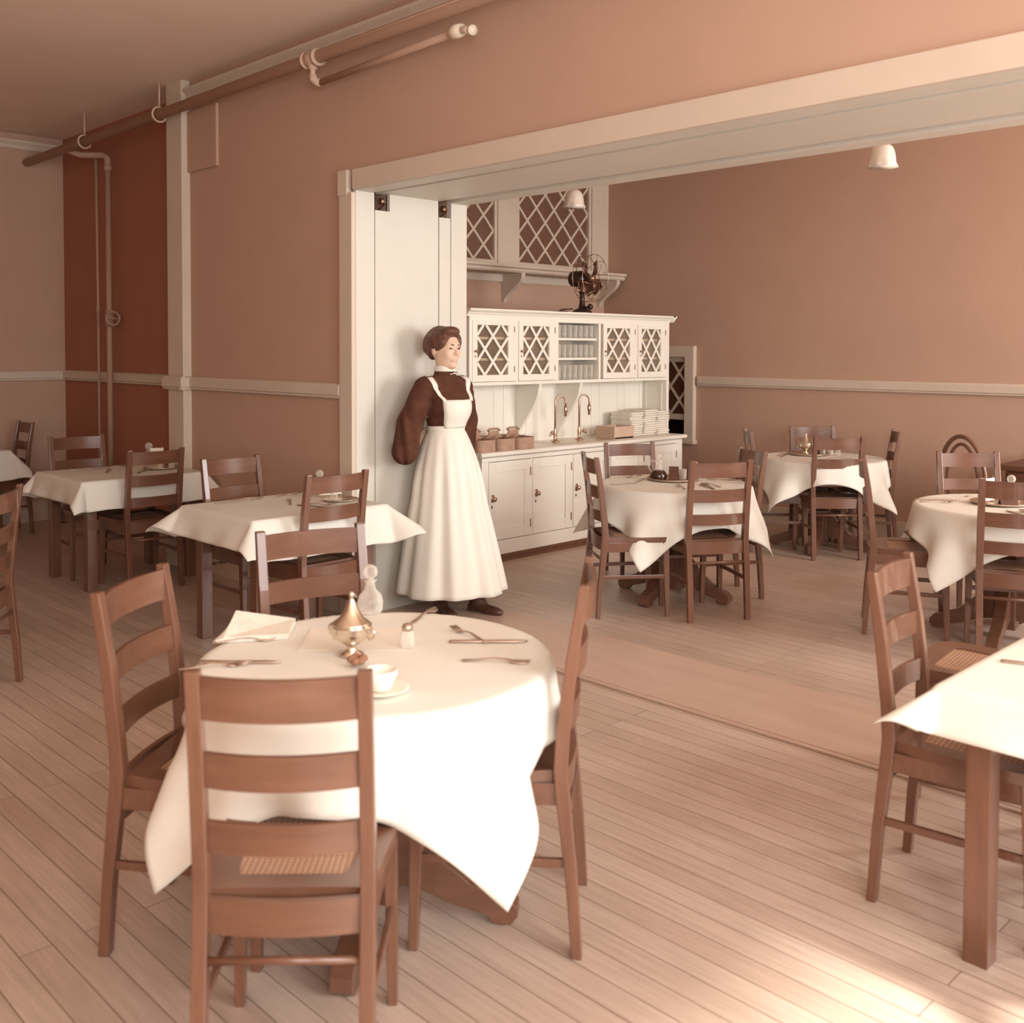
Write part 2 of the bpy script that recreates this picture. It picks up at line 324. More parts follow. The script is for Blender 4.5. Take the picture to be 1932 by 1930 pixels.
# windows high on the service wall
XB = -6.944
gz0, gz1 = 2.375, 3.26
for wi, (y0, y1) in ((5, (6.91, 7.906)), (6, (5.59, 6.585))):
    w = thing('window_%d' % (wi-1), 'x', 'window'); struct(w)
    del w['label']; del w['category']
    fm = MB()
    for lo, hi in (((XB, y0-.035, gz0-.05), (XB+.045, y0, gz1+.05)), ((XB, y1, gz0-.05), (XB+.045, y1+.035, gz1+.05)), ((XB, y0, gz0-.05), (XB+.045, y1, gz0)), ((XB, y0, gz1), (XB+.045, y1, gz1+.05))): fm.box(lo, hi)
    newobj('window_frame', fm, M_trim, w, bevel=.004)
    newobj('pane', MB().box((XB+.002, y0, gz0), (XB+.012, y1, gz1)), M_pane, w)
    lm = MB(); lattice(lm, y0, y1, gz0, gz1, .249, .268, .022, .014, lambda a, b, n: Vector((XB+.012+n, a, b)), 0, .0)
    newobj('lattice', lm, M_trim, w)
S('trim_21', [((XB, 6.622, 2.32), (XB+.055, 6.87, 3.36)), ((XB, 7.944, 2.32), (XB+.055, 8.2, 3.36)), ((XB, 5.3, 2.32), (XB+.055, 5.552, 3.36)), ((XB, 5.3, 3.31), (XB+.055, 8.2, 3.36))], M_trim, .004)
# shelf and its brackets under the windows
sh = thing('bracket_shelf', 'long pale shelf on scrolled brackets under the high diamond-pane windows', 'shelf', (XB, 6.3, 2.25))
mb = MB(); mb.prism([(0, .0), (.27, 0), (.285, .015), (.285, .03), (.31, .045), (.31, .065), (0, .065)], (0, -1.75, .0), (1, 0, 0), (0, 0, 1), (0, 1, 0), 3.64); newobj('board', mb, M_trim, sh)
newobj('apron_rail', MB().box((0, -1.75, -.07), (.022, 1.89, 0)), M_trim, sh, bevel=.004)
def scroll(depth, height):
    P = []
    n = 14
    for i in range(n+1):
        t = i/n
        z = -height*t
        x = depth*(.93-.55*(.5-.5*math.cos(PI*min(1, t*1.0)))-.28*t*t)+.012*math.sin(2*PI*t)
        P.append((max(.025, x), z))
    return [(0, 0)]+P+[(0, -height)]
for y in (-.90, .435, 1.80):
    mb = MB(); mb.prism(scroll(.29, .26), (0, y-.02, 0), (1, 0, 0), (0, 0, 1), (0, 1, 0), .045); newobj('bracket', mb, M_trim, sh)

# pass-through window beside the cabinet, on the far wall
pw = bpy.data.objects.new('window_6', None); C.objects.link(pw); struct(pw)
fm = MB()
for lo, hi in (((WX0-.105, 8.148, WZ0-.03), (WX0, 8.2, WZ1+.105)), ((WX1, 8.148, WZ0-.03), (WX1+.105, 8.2, WZ1+.105)), ((WX0, 8.148, WZ1), (WX1, 8.2, WZ1+.105)), ((WX0-.12, 8.13, WZ0-.055), (WX1+.12, 8.2, WZ0-.02))): fm.box(lo, hi)
newobj('window_frame', fm, M_trim, pw, bevel=.004)
fm = MB(); sb = .868
for lo, hi in (((WX0, 8.22, sb), (WX1, 8.25, sb+.055)), ((WX0, 8.22, WZ1-.05), (WX1, 8.25, WZ1)), ((WX0, 8.22, sb), (WX0+.03, 8.25, WZ1)), ((WX1-.03, 8.22, sb), (WX1, 8.25, WZ1))): fm.box(lo, hi)
newobj('sash', fm, M_trim, pw)
newobj('pane', MB().box((WX0, 8.24, sb), (WX1, 8.246, WZ1)), mat('dark_glass', (.085, .034, .021), .25), pw)
lm = MB(); lattice(lm, WX0+.03, WX1-.03, sb+.055, WZ1-.05, .21, .27, .022, .014, lambda a, b, n: Vector((a, 8.24-n-.002, b)), .1, .135)
newobj('lattice', lm, M_trim, pw)

# ------------------------------------------------------------------ pipes
t = thing('heating_pipe', 'thick pipe running under the ceiling along the wall with the wide opening', 'pipe', (-9.48, 3.36, 3.175))
L = 9.48+XR
newobj('pipe_run', MB().tube([(0, 0, 0), (L, 0, .075)], .037, 14), M_pipe, t, True)
for x in (1.25, 2.54): 
    mb = MB(); zc = x*.0067
    mb.tube([(x+.05*0, .052*math.sin(a), zc+.052*math.cos(a)) for a in [PI*1.0+i*PI*1.55/10-1.3 for i in range(11)]], .008, 6); mb.tube([(x, .0, zc+.05), (x, 0, CE-3.175)], .007, 6)
    newobj('pipe_hanger', mb, M_pipew, t, True)
mb = MB(); xt = 4.45; zt = xt*.0067
for dx in (-.055, .055): mb.tube([(xt+dx-.012, 0, zt), (xt+dx+.012, 0, zt)], .052, 14)
mb.tube([(xt-.06, 0, zt), (xt+.06, 0, zt)], .044, 14); mb.tube([(xt, 0, zt), (xt, 0, zt-.06)], .026, 12)
newobj('tee_joint', mb, M_pipew, t, True)
mb = MB(); mb.tube([(xt, 0, zt-.05), (xt, .0, zt-.10)], .016, 10); mb.tube([(xt, 0, zt-.09), (xt, .005, zt-.115), (xt+.01, .02, zt-.13), (xt+.035, .03, zt-.135)], .024, 10)
newobj('elbow', mb, M_pipew, t, True)
newobj('branch_pipe', MB().tube([(xt+.02, .03, zt-.135), (5.66, .03, zt-.10)], .019, 12), M_pipe, t, True)
mb = MB(); mb.tube([(5.62, .03, zt-.10), (5.66, .03, zt-.097), (5.70, .025, zt-.10)], [.033, .036, .030], 12); mb.tube([(5.69, .025, zt-.10), (5.80, .0, zt-.128)], .018, 10); mb.tube([(5.79, .002, zt-.126), (5.81, -.002, zt-.131)], .025, 10)
newobj('end_fitting', mb, mat('white_fitting', (.82, .72, .58), .4), t, True)
t = thing('riser_pipe', 'thick upright pipe with a round valve in the dark alcove', 'pipe', (-8.36, 3.60, 0))
newobj('upright', MB().tube([(0, 0, 0), (0, 0, 3.08)], .023, 12), M_pipe, t, True)
mb = MB(); mb.tube([(0, 0, 3.03), (0, 0, 3.10), (-.03, -.02, 3.125), (-.20, -.14, 3.135), (-.22, -.24, 3.17)], .027, 12); mb.tube([(0, 0, 3.0), (0, 0, 3.05)], .031, 12)
newobj('elbow', mb, M_pipe, t, True)
mb = MB(); mb.tube([(0, 0, 1.72), (0, 0, 1.86)], .034, 14); mb.tube([(0, 0, 1.79), (.11, -.02, 1.79)], .013, 8); newobj('valve_body', mb, M_pipe, t, True)
mb = MB(); mb.tube([(.115, -.02+.055*math.cos(a*PI/8), 1.79+.055*math.sin(a*PI/8)) for a in range(16)], .010, 6, closed=True); mb.bar((.115, -.075, 1.79), (.115, .035, 1.79), .01, .01); newobj('valve_wheel', mb, M_pipe, t, True)
t = thing('thin_pipe', 'thin upright pipe beside the thicker riser in the dark alcove', 'pipe', (-8.60, 3.61, 0))
mb = MB(); mb.tube([(0, 0, 0), (0.0, 0, 1.9), (0.03, -.02, 3.15)], .012, 10); newobj('upright', mb, M_pipe, t, True)
newobj('coupling', MB().tube([(0, 0, 1.84), (0, 0, 1.90)], .017, 10), M_pipe, t, True)

# ------------------------------------------------------------------ pendant lamps
def lamp(loc, label):
    t = thing('pendant_lamp', label, 'lamp', loc, 0, 'bell-shaped glass lamps')
    pr = [(.022, .142), (.040, .137), (.057, .122), (.068, .098), (.074, .07), (.0775, .042), (.080, .022), (.091, .002), (.088, .0), (.077, .02), (.074, .042), (.071, .07), (.065, .096), (.054, .119), (.038, .133), (.02, .138)]
    mb = MB(); mb.lathe([(a, b) for a, b in pr[:8]], n=40, wave=(.05, 8)); mb.lathe(pr[8:], n=40); newobj('lamp_shade', mb, M_milk, t, True)
    mb = MB(); mb.lathe([(.006, .215), (.02, .212), (.024, .18), (.03, .165), (.032, .14), (.01, .135)], n=16); newobj('socket', mb, M_brass, t, True)
    newobj('stem', MB().tube([(0, 0, .21), (0, 0, CE-loc[2])], .007, 8), M_brass, t, True)
    mb = MB(); mb.tube([(.03, 0, .19), (.045, .0, .19)], .006, 8); newobj('key_switch', mb, M_brass, t, True)
    newobj('bulb', MB().lathe([(.001, .035), (.018, .045), (.026, .07), (.02, .1), (.012, .13)], n=14), M_glass, t, True)
lamp((-2.90, 6.03, 2.662), 'frosted glass bell lamp hanging before the bare far wall')
lamp((-5.49, 6.11, 2.672), 'frosted glass bell lamp hanging in front of the diamond-pane window')

# ------------------------------------------------------------------ serving cabinet
XF = -5.37
bc = thing('base_cabinet', 'long cream-painted base cabinet with five panelled doors below the counter', 'cabinet', (XF, 6.21, 0))
Y0, Y1 = -1.205, 1.205
mb = MB()
mb.box((-.46, Y0, .05), (-.03, Y0+.03, .765)); mb.box((-.46, Y1-.03, .05), (-.03, Y1, .765)); mb.box((-.458, Y0+.002, .052), (-.032, Y1-.002, .09)); mb.box((-.459, Y0+.002, .053), (-.44, Y1-.002, .764))
mb.box((-.03, Y0+.001, .051), (.001, Y1-.001, .155)); mb.box((-.03, Y0+.001, .735), (.001, Y1-.001, .766))
ds = [Y0+.065+i*.455 for i in range(5)]
mb.box((-.03, Y0, .155), (0, ds[0], .735)); mb.box((-.03, ds[4]+.44, .155), (0, Y1, .735))
for i in range(1, 5): mb.box((-.03, ds[i]-.015, .155), (0, ds[i], .735))
newobj('body', mb, M_cab, bc, bevel=.003)
mb = MB(); mb.box((-.44, Y0+.01, 0), (.002, Y1-.01, .05)); mb.box((.0, Y0, 0), (.016, Y1, .022)); newobj('plinth', mb, M_oakh, bc)
for i, y in enumerate(ds):
    mb = MB(); w = .438; a, b = .16, .731; st = .07
    mb.box((-.02, y+.002, a), (.004, y+st, b)); mb.box((-.02, y+w-st, a), (.004, y+w, b)); mb.box((-.02, y+st, a), (.004, y+w-st, a+.08)); mb.box((-.02, y+st, b-.075), (.004, y+w-st, b)); mb.box((-.02, y+st-.01, a+.07), (-.006, y+w-st+.01, b-.07))
    d = newobj('door', mb, M_cab, bc, bevel=.0025)
    ky = y+.038
    mb = MB(); mb.lathe([(.010, 0), (.008, .012), (.017, .02), (.018, .03), (.012, .036), (.001, .038)], (.004, ky, .467), 14, Matrix.Rotation(PI/2, 4, 'Y')); mb.box((.003, ky-.012, .44), (.007, ky+.012, .495)); newobj('knob', mb, M_brass, d, True)
    mb = MB(); mb.box((.003, ky-.012, .397), (.006, ky-.002, .417)); newobj('keyhole', mb, M_iron, d)
    for hz in (.25, .64): newobj('hinge', MB().box((.002, y+w-.012, hz-.03), (.009, y+w-.004, hz+.03)), M_brass, d)
wt = thing('worktop', 'cream counter slab with a moulded edge on the base cabinet', 'worktop', (XF, 6.21, .77))
mb = MB(); mb.prism([(-.47, 0), (.012, 0), (.03, .010), (.03, .03), (.022, .036), (-.47, .036)], (0, -1.235, 0), (1, 0, 0), (0, 0, 1), (0, 1, 0), 2.47); newobj('slab', mb, M_cab, wt)
mb = MB(); mb.box((-.36, -.30, .036), (-.07, .50, .039)); newobj('drip_plate', mb, M_steel, wt, bevel=.001)

XU = -5.55
uc = thing('china_cupboard', 'cream upper cupboard with four diamond-lattice glass doors and an open middle niche', 'cupboard', (XU, 6.25, 0))
U0, U1 = -1.205, 1.205; D = -.28
mb = MB()
mb.box((D, U0, .806), (0, U0+.035, 1.80)); mb.box((D, U1-.035, .806), (0, U1, 1.80))
mb.box((D+.001, U0+.001, 1.28), (.001, U1-.001, 1.305)); mb.box((D+.001, U0+.001, 1.776), (-.032, U1-.001, 1.799)); mb.box((-.03, U0+.001, 1.762), (.0015, U1-.001, 1.7985))
for y in (-.262, .255): mb.box((D+.002, y-.014, 1.29), (.0005, y+.014, 1.79))
mb.box((-.02, -.722, 1.29), (-.001, -.700, 1.79)); mb.box((-.02, .735, 1.29), (-.001, .755, 1.79))
newobj('carcass', mb, M_cab, uc, bevel=.003)
newobj('back_lining', MB().box((D, U0+.03, 1.30), (D+.008, -.262, 1.78)).box((D, .255, 1.30), (D+.008, U1-.03, 1.78)), M_inside_shade, uc); newobj('niche_lining', MB().box((D, -.262, 1.30), (D+.008, .255, 1.78)), M_trim, uc)
mb = MB(); mb.box((D, U0+.03, .806), (D+.012, U1-.03, 1.285))
for y0, y1 in ((-1.16, -1.03), (-.99, -.66), (-.60, -.30), (-.25, .05), (.10, .27), (.32, .50), (.56, .85), (.9, 1.16)):
    mb.box((D+.012, y0, 1.24), (D+.017, y1, 1.28)); mb.box((D+.012, y0, .81), (D+.017, y0+.045, 1.24)); mb.box((D+.012, y1-.045, .81), (D+.017, y1, 1.24))
newobj('splash_back', mb, M_cab, uc)
mb = MB(); mb.box((D+.06, U1-.042, .88), (-.06, U1-.034, .89)); mb.box((D+.06, U1-.042, 1.20), (-.06, U1-.034, 1.21)); mb.box((D+.05, U1-.042, .82), (D+.06, U1-.034, 1.25)); mb.box((-.06, U1-.042, .82), (-.05, U1-.034, 1.25)); newobj('side_panel', mb, M_cab, uc)
mb = MB(); P = [(0, 0), (.008, 0), (.008, .012), (.018, .016), (.024, .028), (.04, .036), (.048, .044), (.048, .055), (0, .055)]
mb.prism(P, (0, U0-.03, 1.792), (1, 0, 0), (0, 0, 1), (0, 1, 0), 2.47)
mb.box((D+.001, U0+.001, 1.801), (-.001, U1-.001, 1.8455)); mb.prism(P, (D, U1, 1.792), (0, 1, 0), (0, 0, 1), (1, 0, 0), -D+.048); mb.box((D, U0-.03, 1.82), (-.002, U0, 1.8455))
newobj('cornice_moulding', mb, M_cab, uc)
for z in (1.632, 1.474):
    mb = MB()
    for a, b in ((U0+.035, -.276), (-.248, .241), (.269, U1-.035)): mb.box((D+.01, a, z-.009), (-.025, b, z+.009))
    newobj('shelf', mb, M_cab, uc)
doors = [(-1.178, -.722), (-.700, -.272), (.292, .735), (.755, 1.165)]
for y0, y1 in doors:
    mb = MB(); a, b = 1.308, 1.765; sw = .045
    g0, g1, h0, h1 = y0+sw+.005, y1-sw-.045, 1.358, 1.728
    mb.box((-.018, y0+.002, a), (.006, g0, b)); mb.box((-.018, g1, a), (.006, y1-.002, b)); mb.box((-.018, g0, a), (.006, g1, h0)); mb.box((-.018, g0, h1), (.006, g1, b))
    d = newobj('door', mb, M_cab, uc, bevel=.002)
    mb = MB(); lattice(mb, g0, g1, h0, h1, (g1-g0)*.52, (h1-h0)*.52, .020, .010, lambda p, q, n: Vector((-.006+n, p, q)), (g1-g0)*.24, .0); newobj('lattice', mb, M_cab, d)
    newobj('pane', MB().box((-.014, g0, h0), (-.011, g1, h1)), M_pglass, d)
    mb = MB(); mb.lathe([(.007, 0), (.005, .01), (.011, .017), (.012, .024), (.001, .029)], (.006, y0+.028, 1.535), 12, Matrix.Rotation(PI/2, 4, 'Y')); newobj('knob', mb, M_brass, d, True)
    newobj('keyhole', MB().box((.005, y0+.022, 1.490), (.008, y0+.034, 1.505)), M_brass, d)
    for hz in (1.40, 1.70): newobj('hinge', MB().box((.004, y1-.030, hz-.022), (.010, y1-.022, hz+.022)), M_brass, d)
for y in (-.45, .03):
    n = 16; P = [(0, 0)]
    for i in range(n+1):
        q = i/n; P.append((.255*(1-.10*q-.82*(.5-.5*math.cos(PI*q)))+.0, -.44*q))
    P = [(0, 0), (.262, 0), (.262, -.03)]+[(max(.012, x), z-.03) for x, z in P[1:]]+[(0, -.47)]
    mb = MB(); mb.prism(P, (D+.012, y-.012, 1.28), (1, 0, 0), (0, 0, 1), (0, 1, 0), .026); newobj('bracket', mb, M_cab, uc)

# faucets
def faucet(y, hdir, label):
    t = thing('gooseneck_faucet', label, 'faucet', (-5.615, y, .809), 0, 'gooseneck faucets')
    mb = MB(); mb.lathe([(.034, 0), (.034, .006), (.016, .012), (.012, .03), (.014, .05), (.016, .07), (.011, .10), (.008, .13)], n=16); newobj('base', mb, M_brass, t, True)
    P = [(0, 0, .12), (0, 0, .30)]+[(.0, .052-.052*math.cos(a*PI/10), .315+.052*math.sin(a*PI/10)) for a in range(11)]+[(0, .104, .285)]
    P = [(x+ y_*.25, y_*.9, z) for x, y_, z in P]
    newobj('spout', MB().tube(P, .0075, 10), M_brass, t, True)
    e = P[-1]; mb = MB(); mb.lathe([(.008, 0), (.015, -.012), (.015, -.045), (.011, -.055), (.010, -.082), (.001, -.084)], e, 14); newobj('nozzle', mb, M_brass, t, True)
    mb = MB(); mb.tube([(0, 0, .062), (.01, hdir*.05, .07)], .008, 8); mb.tube([(.012, hdir*.045, .09), (.008, hdir*.055, .072), (.012, hdir*.075, .05)], .006, 8); mb.ball((.01, hdir*.05, .07), .014); newobj('tap_handle', mb, M_brass, t, True)
faucet(6.035, -1, 'brass gooseneck faucet nearer the wooden carriers')
faucet(6.325, 1, 'brass gooseneck faucet nearer the pile of linen')

# carriers on the counter
def rrect(w, h, r, n=6):
    P = []
    for cx, cy, a0 in ((w/2-r, h/2-r, 0), (-w/2+r, h/2-r, PI/2), (-w/2+r, -h/2+r, PI), (w/2-r, -h/2+r, 1.5*PI)):
        P += [(cx+r*math.cos(a0+i*PI/2/n), cy+r*math.sin(a0+i*PI/2/n)) for i in range(n+1)]
    return P
def carrier(loc, label):
    t = thing('cutlery_carrier', label, 'carrier', loc, 0, 'wooden carriers with handles')
    o = rrect(.34, .178, .05); i_ = rrect(.322, .16, .042); n = len(o); mb = MB()
    vs = [(x, y, 0) for x, y in o]+[(x, y, .088) for x, y in o]+[(x, y, .088) for x, y in i_]+[(x, y, .008) for x, y in i_]
    fs = [tuple(range(n-1, -1, -1))]+[(i, (i+1) % n, n+(i+1) % n, n+i) for i in range(n)]+[(n+i, n+(i+1) % n, 2*n+(i+1) % n, 2*n+i) for i in range(n)]+[(2*n+i, 2*n+(i+1) % n, 3*n+(i+1) % n, 3*n+i) for i in range(n)]+[tuple(range(3*n, 4*n))]
    mb.add(vs, fs); newobj('tub', mb, M_tray, t)
    mb = MB(); mb.prism([(-.078, .02), (.078, .02), (.078, .092), (.058, .10), (.046, .135), (-.046, .135), (-.058, .10), (-.078, .092)], (0, 0, 0), (0, 1, 0), (0, 0, 1), (1, 0, 0), .010)
    newobj('divider', mb, M_tray, t)
    mb = MB(); mb.tube([(.005, -.06, .138), (.005, -.04, .15), (.005, .04, .15), (.005, .06, .138)], .0095, 8); newobj('handle', mb, M_tray, t, True)
    mb = MB()
    for q in range(7): mb.bar((-.15+.02*q, -.06+.018*q, .02), (.02+.018*q, -.05+.015*q, .094+.006*(q % 3)), .009, .003)
    newobj('cutlery', mb, M_silver, t)['kind'] = 'stuff'
carrier((-5.53, 5.47, .807), 'wooden handled carrier on the counter, closest to the faucets')
carrier((-5.53, 5.27, .807), 'wooden handled carrier on the counter, middle of the three')
carrier((-5.53, 5.07, .807), 'wooden handled carrier on the counter, half hidden by the waitress')

# box and linens
t = thing('wooden_box', 'low pale wooden box on the counter in front of the linen pile', 'box', (-5.56, 6.72, .8075))
mb = MB(); mb.box((-.10, -.13, 0), (.10, -.12, .10)); mb.box((-.10, .12, 0), (.10, .13, .10)); mb.box((-.10, -.12, 0), (-.09, .12, .10)); mb.box((.09, -.12, 0), (.10, .12, .10)); mb.box((-.10, -.12, 0), (.10, .12, .01)); newobj('box_body', mb, mat('pale_wood', (.60, .44, .33), .7, (.50, .35, .25), 14, (.2, 1, 1)), t)
ORD = ['lowest', 'second', 'third', 'fourth', 'fifth', 'sixth', 'seventh', 'eighth', 'ninth', 'tenth', 'eleventh', 'twelfth', 'thirteenth', 'fourteenth']
nap_me = None
for si, (x, y, n, nm, base) in enumerate(((-5.62, 6.955, 11, 'the stack beside the wooden box', .807), (-5.62, 7.14, 12, 'the middle stack of linen', .807), (-5.62, 7.32, 11, 'the stack against the cupboard side', .807))):
    z = base
    for i in range(n):
        if nap_me is None:
            mb = MB(); k = 8; pr = [(-.11, 0), (.095, 0), (.106, .003), (.11, .009), (.106, .015), (.095, .018), (-.11, .018), (-.11, .0105), (.085, .0095), (-.11, .0085)]
            mb.prism(pr, (0, -.085, 0), (1, 0, 0), (0, 0, 1), (0, 1, 0), .17)
            o = newobj('folded_napkin', mb, M_napkin); nap_me = o
        else: o = nap_me.copy(); C.objects.link(o)
        o.location = (x+random.uniform(-.008, .012), y+random.uniform(-.006, .006), z); o.rotation_euler = (0, 0, random.uniform(-.06, .06))
        tag(o, 'folded white napkin, %s from the bottom in %s' % (ORD[i] if i else 'first', nm), 'napkin', 'folded napkins on the counter')
        z += .0186
# tumblers in the open niche
tm = None
for z, sn, n in ((1.641, 'top shelf', 8), (1.483, 'middle shelf', 7), (1.3055, 'floor', 8)):
    h = .105 if z > 1.4 else .118
    for row, rn in ((0, 'front'), (1, 'back')):
        for i in range(n):
            if tm is None:
                mb = MB(); mb.lathe([(.001, 0), (.026, 0), (.029, .008), (.0315, .105), (.0295, .105), (.027, .014), (.001, .012)], n=14); o = newobj('tumbler', mb, M_glass, None, True); tm = o
            else: o = tm.copy(); C.objects.link(o)
            o.location = (XU-.055-.075*row, 6.25-.205+i*.0655-.5*.0*row, z); o.scale = (.95, .95, h/.105)
            tag(o, 'clear tumbler, niche %s row, %s, %s from the carriers end' % (rn, sn, ['first', 'second', 'third', 'fourth', 'fifth', 'sixth', 'seventh', 'eighth'][i]), 'glass', 'tumblers in the open niche')
# glassware and boxes behind the lattice doors
def goblet(x, y, z, label):
    mb = MB(); mb.lathe([(.028, 0), (.026, .004), (.005, .012), (.004, .045), (.016, .055), (.027, .075), (.029, .10), (.027, .10), (.014, .06), (.001, .054)], n=14)
    return tag(newobj('goblet', mb, M_glass, None, True, loc=(x, y, z)), label, 'glass', 'goblets behind the lattice doors')
for i, y in enumerate((5.66, 5.735, 5.81)): goblet(XU-.12, y, 1.4835, 'stemmed goblet behind the second lattice door, %s from the carriers end' % ['first', 'second', 'third'][i])
for i, y in enumerate((7.08, 7.16)): goblet(XU-.12, y, 1.6415, 'stemmed goblet high behind the lattice door nearest the far wall, %s from the niche' % ['first', 'second'][i])
def bowl(x, y, z, r, label):
    mb = MB(); mb.lathe([(.02, 0), (.022, .006), (r*.7, .02), (r, .055), (r-.003, .055), (r*.68, .024), (.001, .010)], n=18)
    return tag(newobj('glass_bowl', mb, M_glass, None, True, loc=(x, y, z)), label, 'bowl', 'glass bowls behind the lattice doors')
bowl(XU-.13, 5.17, 1.3055, .05, 'glass bowl low behind the lattice door nearest the carriers')
bowl(XU-.13, 5.30, 1.3055, .05, 'glass bowl low behind the first lattice door, nearer its hinges')
bowl(XU-.13, 5.68, 1.3055, .05, 'glass bowl low behind the second lattice door')
bowl(XU-.13, 6.66, 1.3055, .05, 'glass bowl low behind the third lattice door')
bowl(XU-.13, 6.80, 1.4835, .06, 'glass bowl on the middle shelf behind the third lattice door')
bowl(XU-.13, 7.20, 1.4835, .06, 'glass bowl on the middle shelf behind the last lattice door')
tag(newobj('dark_box', MB().box((-.06, -.05, 0), (.06, .05, .085)), M_darkwood, bevel=.004, loc=(XU-.12, 5.155, 1.4835)), 'dark box beside the knob edge of the first lattice door', 'box')
tag(newobj('dark_box', MB().box((-.06, -.05, 0), (.06, .05, .075)), M_darkwood, bevel=.004, loc=(XU-.12, 5.315, 1.4835)), 'dark box at the middle of the first lattice door', 'box')

# ------------------------------------------------------------------ electric fan
t = thing('electric_fan', 'black electric fan with a wire cage on top of the cream cupboard', 'fan', (-5.70, 6.45, 1.847), math.radians(8))
mb = MB(); mb.lathe([(.085, 0), (.088, .012), (.07, .03), (.035, .045), (.028, .06), (.022, .10), (.020, .165), (.03, .175), (.03, .185), (.001, .188)], n=24); newobj('base', mb, M_iron, t, True)
mb = MB(); mb.tube([(-.06, -.05, .04), (-.13, -.10, .035), (-.19, -.12, .006), (-.26, -.10, .005)], .006, 8); mb.box((-.20, -.14, 0), (-.10, -.06, .022)); newobj('cord', mb, M_iron, t, True)
mb = MB(); mb.tube([(0, 0, .17), (0, 0, .215)], .018, 12); mb.tube([(0, -.05, .21), (0, -.055, .28)], .008, 8); mb.tube([(0, .05, .21), (0, .055, .28)], .008, 8); mb.tube([(0, -.05, .21), (0, .05, .21)], .011, 8); newobj('yoke', mb, M_brass, t, True)
mb = MB(); R = Matrix.Rotation(PI/2, 4, 'Y')
mb.lathe([(.02, -.125), (.03, -.12), (.045, -.115), (.062, -.10), (.066, -.09), (.066, .01), (.055, .03), (.03, .04), (.001, .045)], (0, 0, .292), 24, R); newobj('motor', mb, M_iron, t, True)
FX = .085
mb = MB()
for k in range(4):
    a = PI/4+k*PI/2+.12; n = 8; vs = []
    for i in range(n+1):
        u = i/n; rr = .03+.135*u; wd = .035+.115*math.sin(PI*min(1, u*.62+.18))*.9
        for s_ in (-1, 1):
            da = s_*wd/(2*max(rr, .05)); da = max(-.62, min(.62, da))
            x = FX+s_*.022*(1-.2*u)
            vs.append((x, rr*math.cos(a+da), .292+rr*math.sin(a+da)))
    vs2 = [(x+.0025, y, z) for x, y, z in vs]; m_ = len(vs)
    fs = [(2*i, 2*i+1, 2*i+3, 2*i+2) for i in range(n)]+[(m_+2*i+2, m_+2*i+3, m_+2*i+1, m_+2*i) for i in range(n)]+[(2*i+2, 2*i, m_+2*i, m_+2*i+2) for i in range(n)][::-1][::-1]
    fs += [(2*i+1, 2*i+3, m_+2*i+3, m_+2*i+1) for i in range(n)]+[(2*i, 2*i+2, m_+2*i+2, m_+2*i) for i in range(0)]
    b1 = MB().add(vs+vs2, fs); newobj('blade', b1, M_blade, t, True)
mb = MB(); mb.tube([(.04, 0, .292), (FX+.035, 0, .292)], [.018, .022], 12); newobj('hub', mb, M_brass, t, True)
mb = MB()
ring = lambda x, r, n=32: [(x, r*math.cos(2*PI*i/n), .292+r*math.sin(2*PI*i/n)) for i in range(n)]
mb.tube(ring(FX-.055, .19), .0028, 6, closed=True); mb.tube(ring(FX+.045, .195), .0028, 6, closed=True); mb.tube(ring(FX+.075, .032, 18), .0028, 6, closed=True); mb.tube(ring(FX+.075, .014, 12), .0028, 6, closed=True)
for k in range(10):
    a = 2*PI*k/10+.2; cy, sy = math.cos(a), math.sin(a); b_ = a+.28
    mb.tube([(FX-.055, .19*cy, .292+.19*sy), (FX+.0, .2*cy, .292+.2*sy), (FX+.045, .195*cy, .292+.195*sy), (FX+.068, .12*math.cos(b_), .292+.12*math.sin(b_)), (FX+.075, .032*math.cos(a+.5), .292+.032*math.sin(a+.5))], .0022, 5)
for k in range(4):
    a = PI/4+k*PI/2; mb.tube([(-.03, .06*math.cos(a), .292+.06*math.sin(a)), (FX-.055, .19*math.cos(a), .292+.19*math.sin(a))], .003, 5)
newobj('cage', mb, M_brass, t, True)
mb = MB(); mb.ball((.10, -.03, .055), .025); mb.tube([(.03, -.01, .05), (.10, -.03, .055)], .008, 8); newobj('switch_knob', mb, M_iron, t, True)

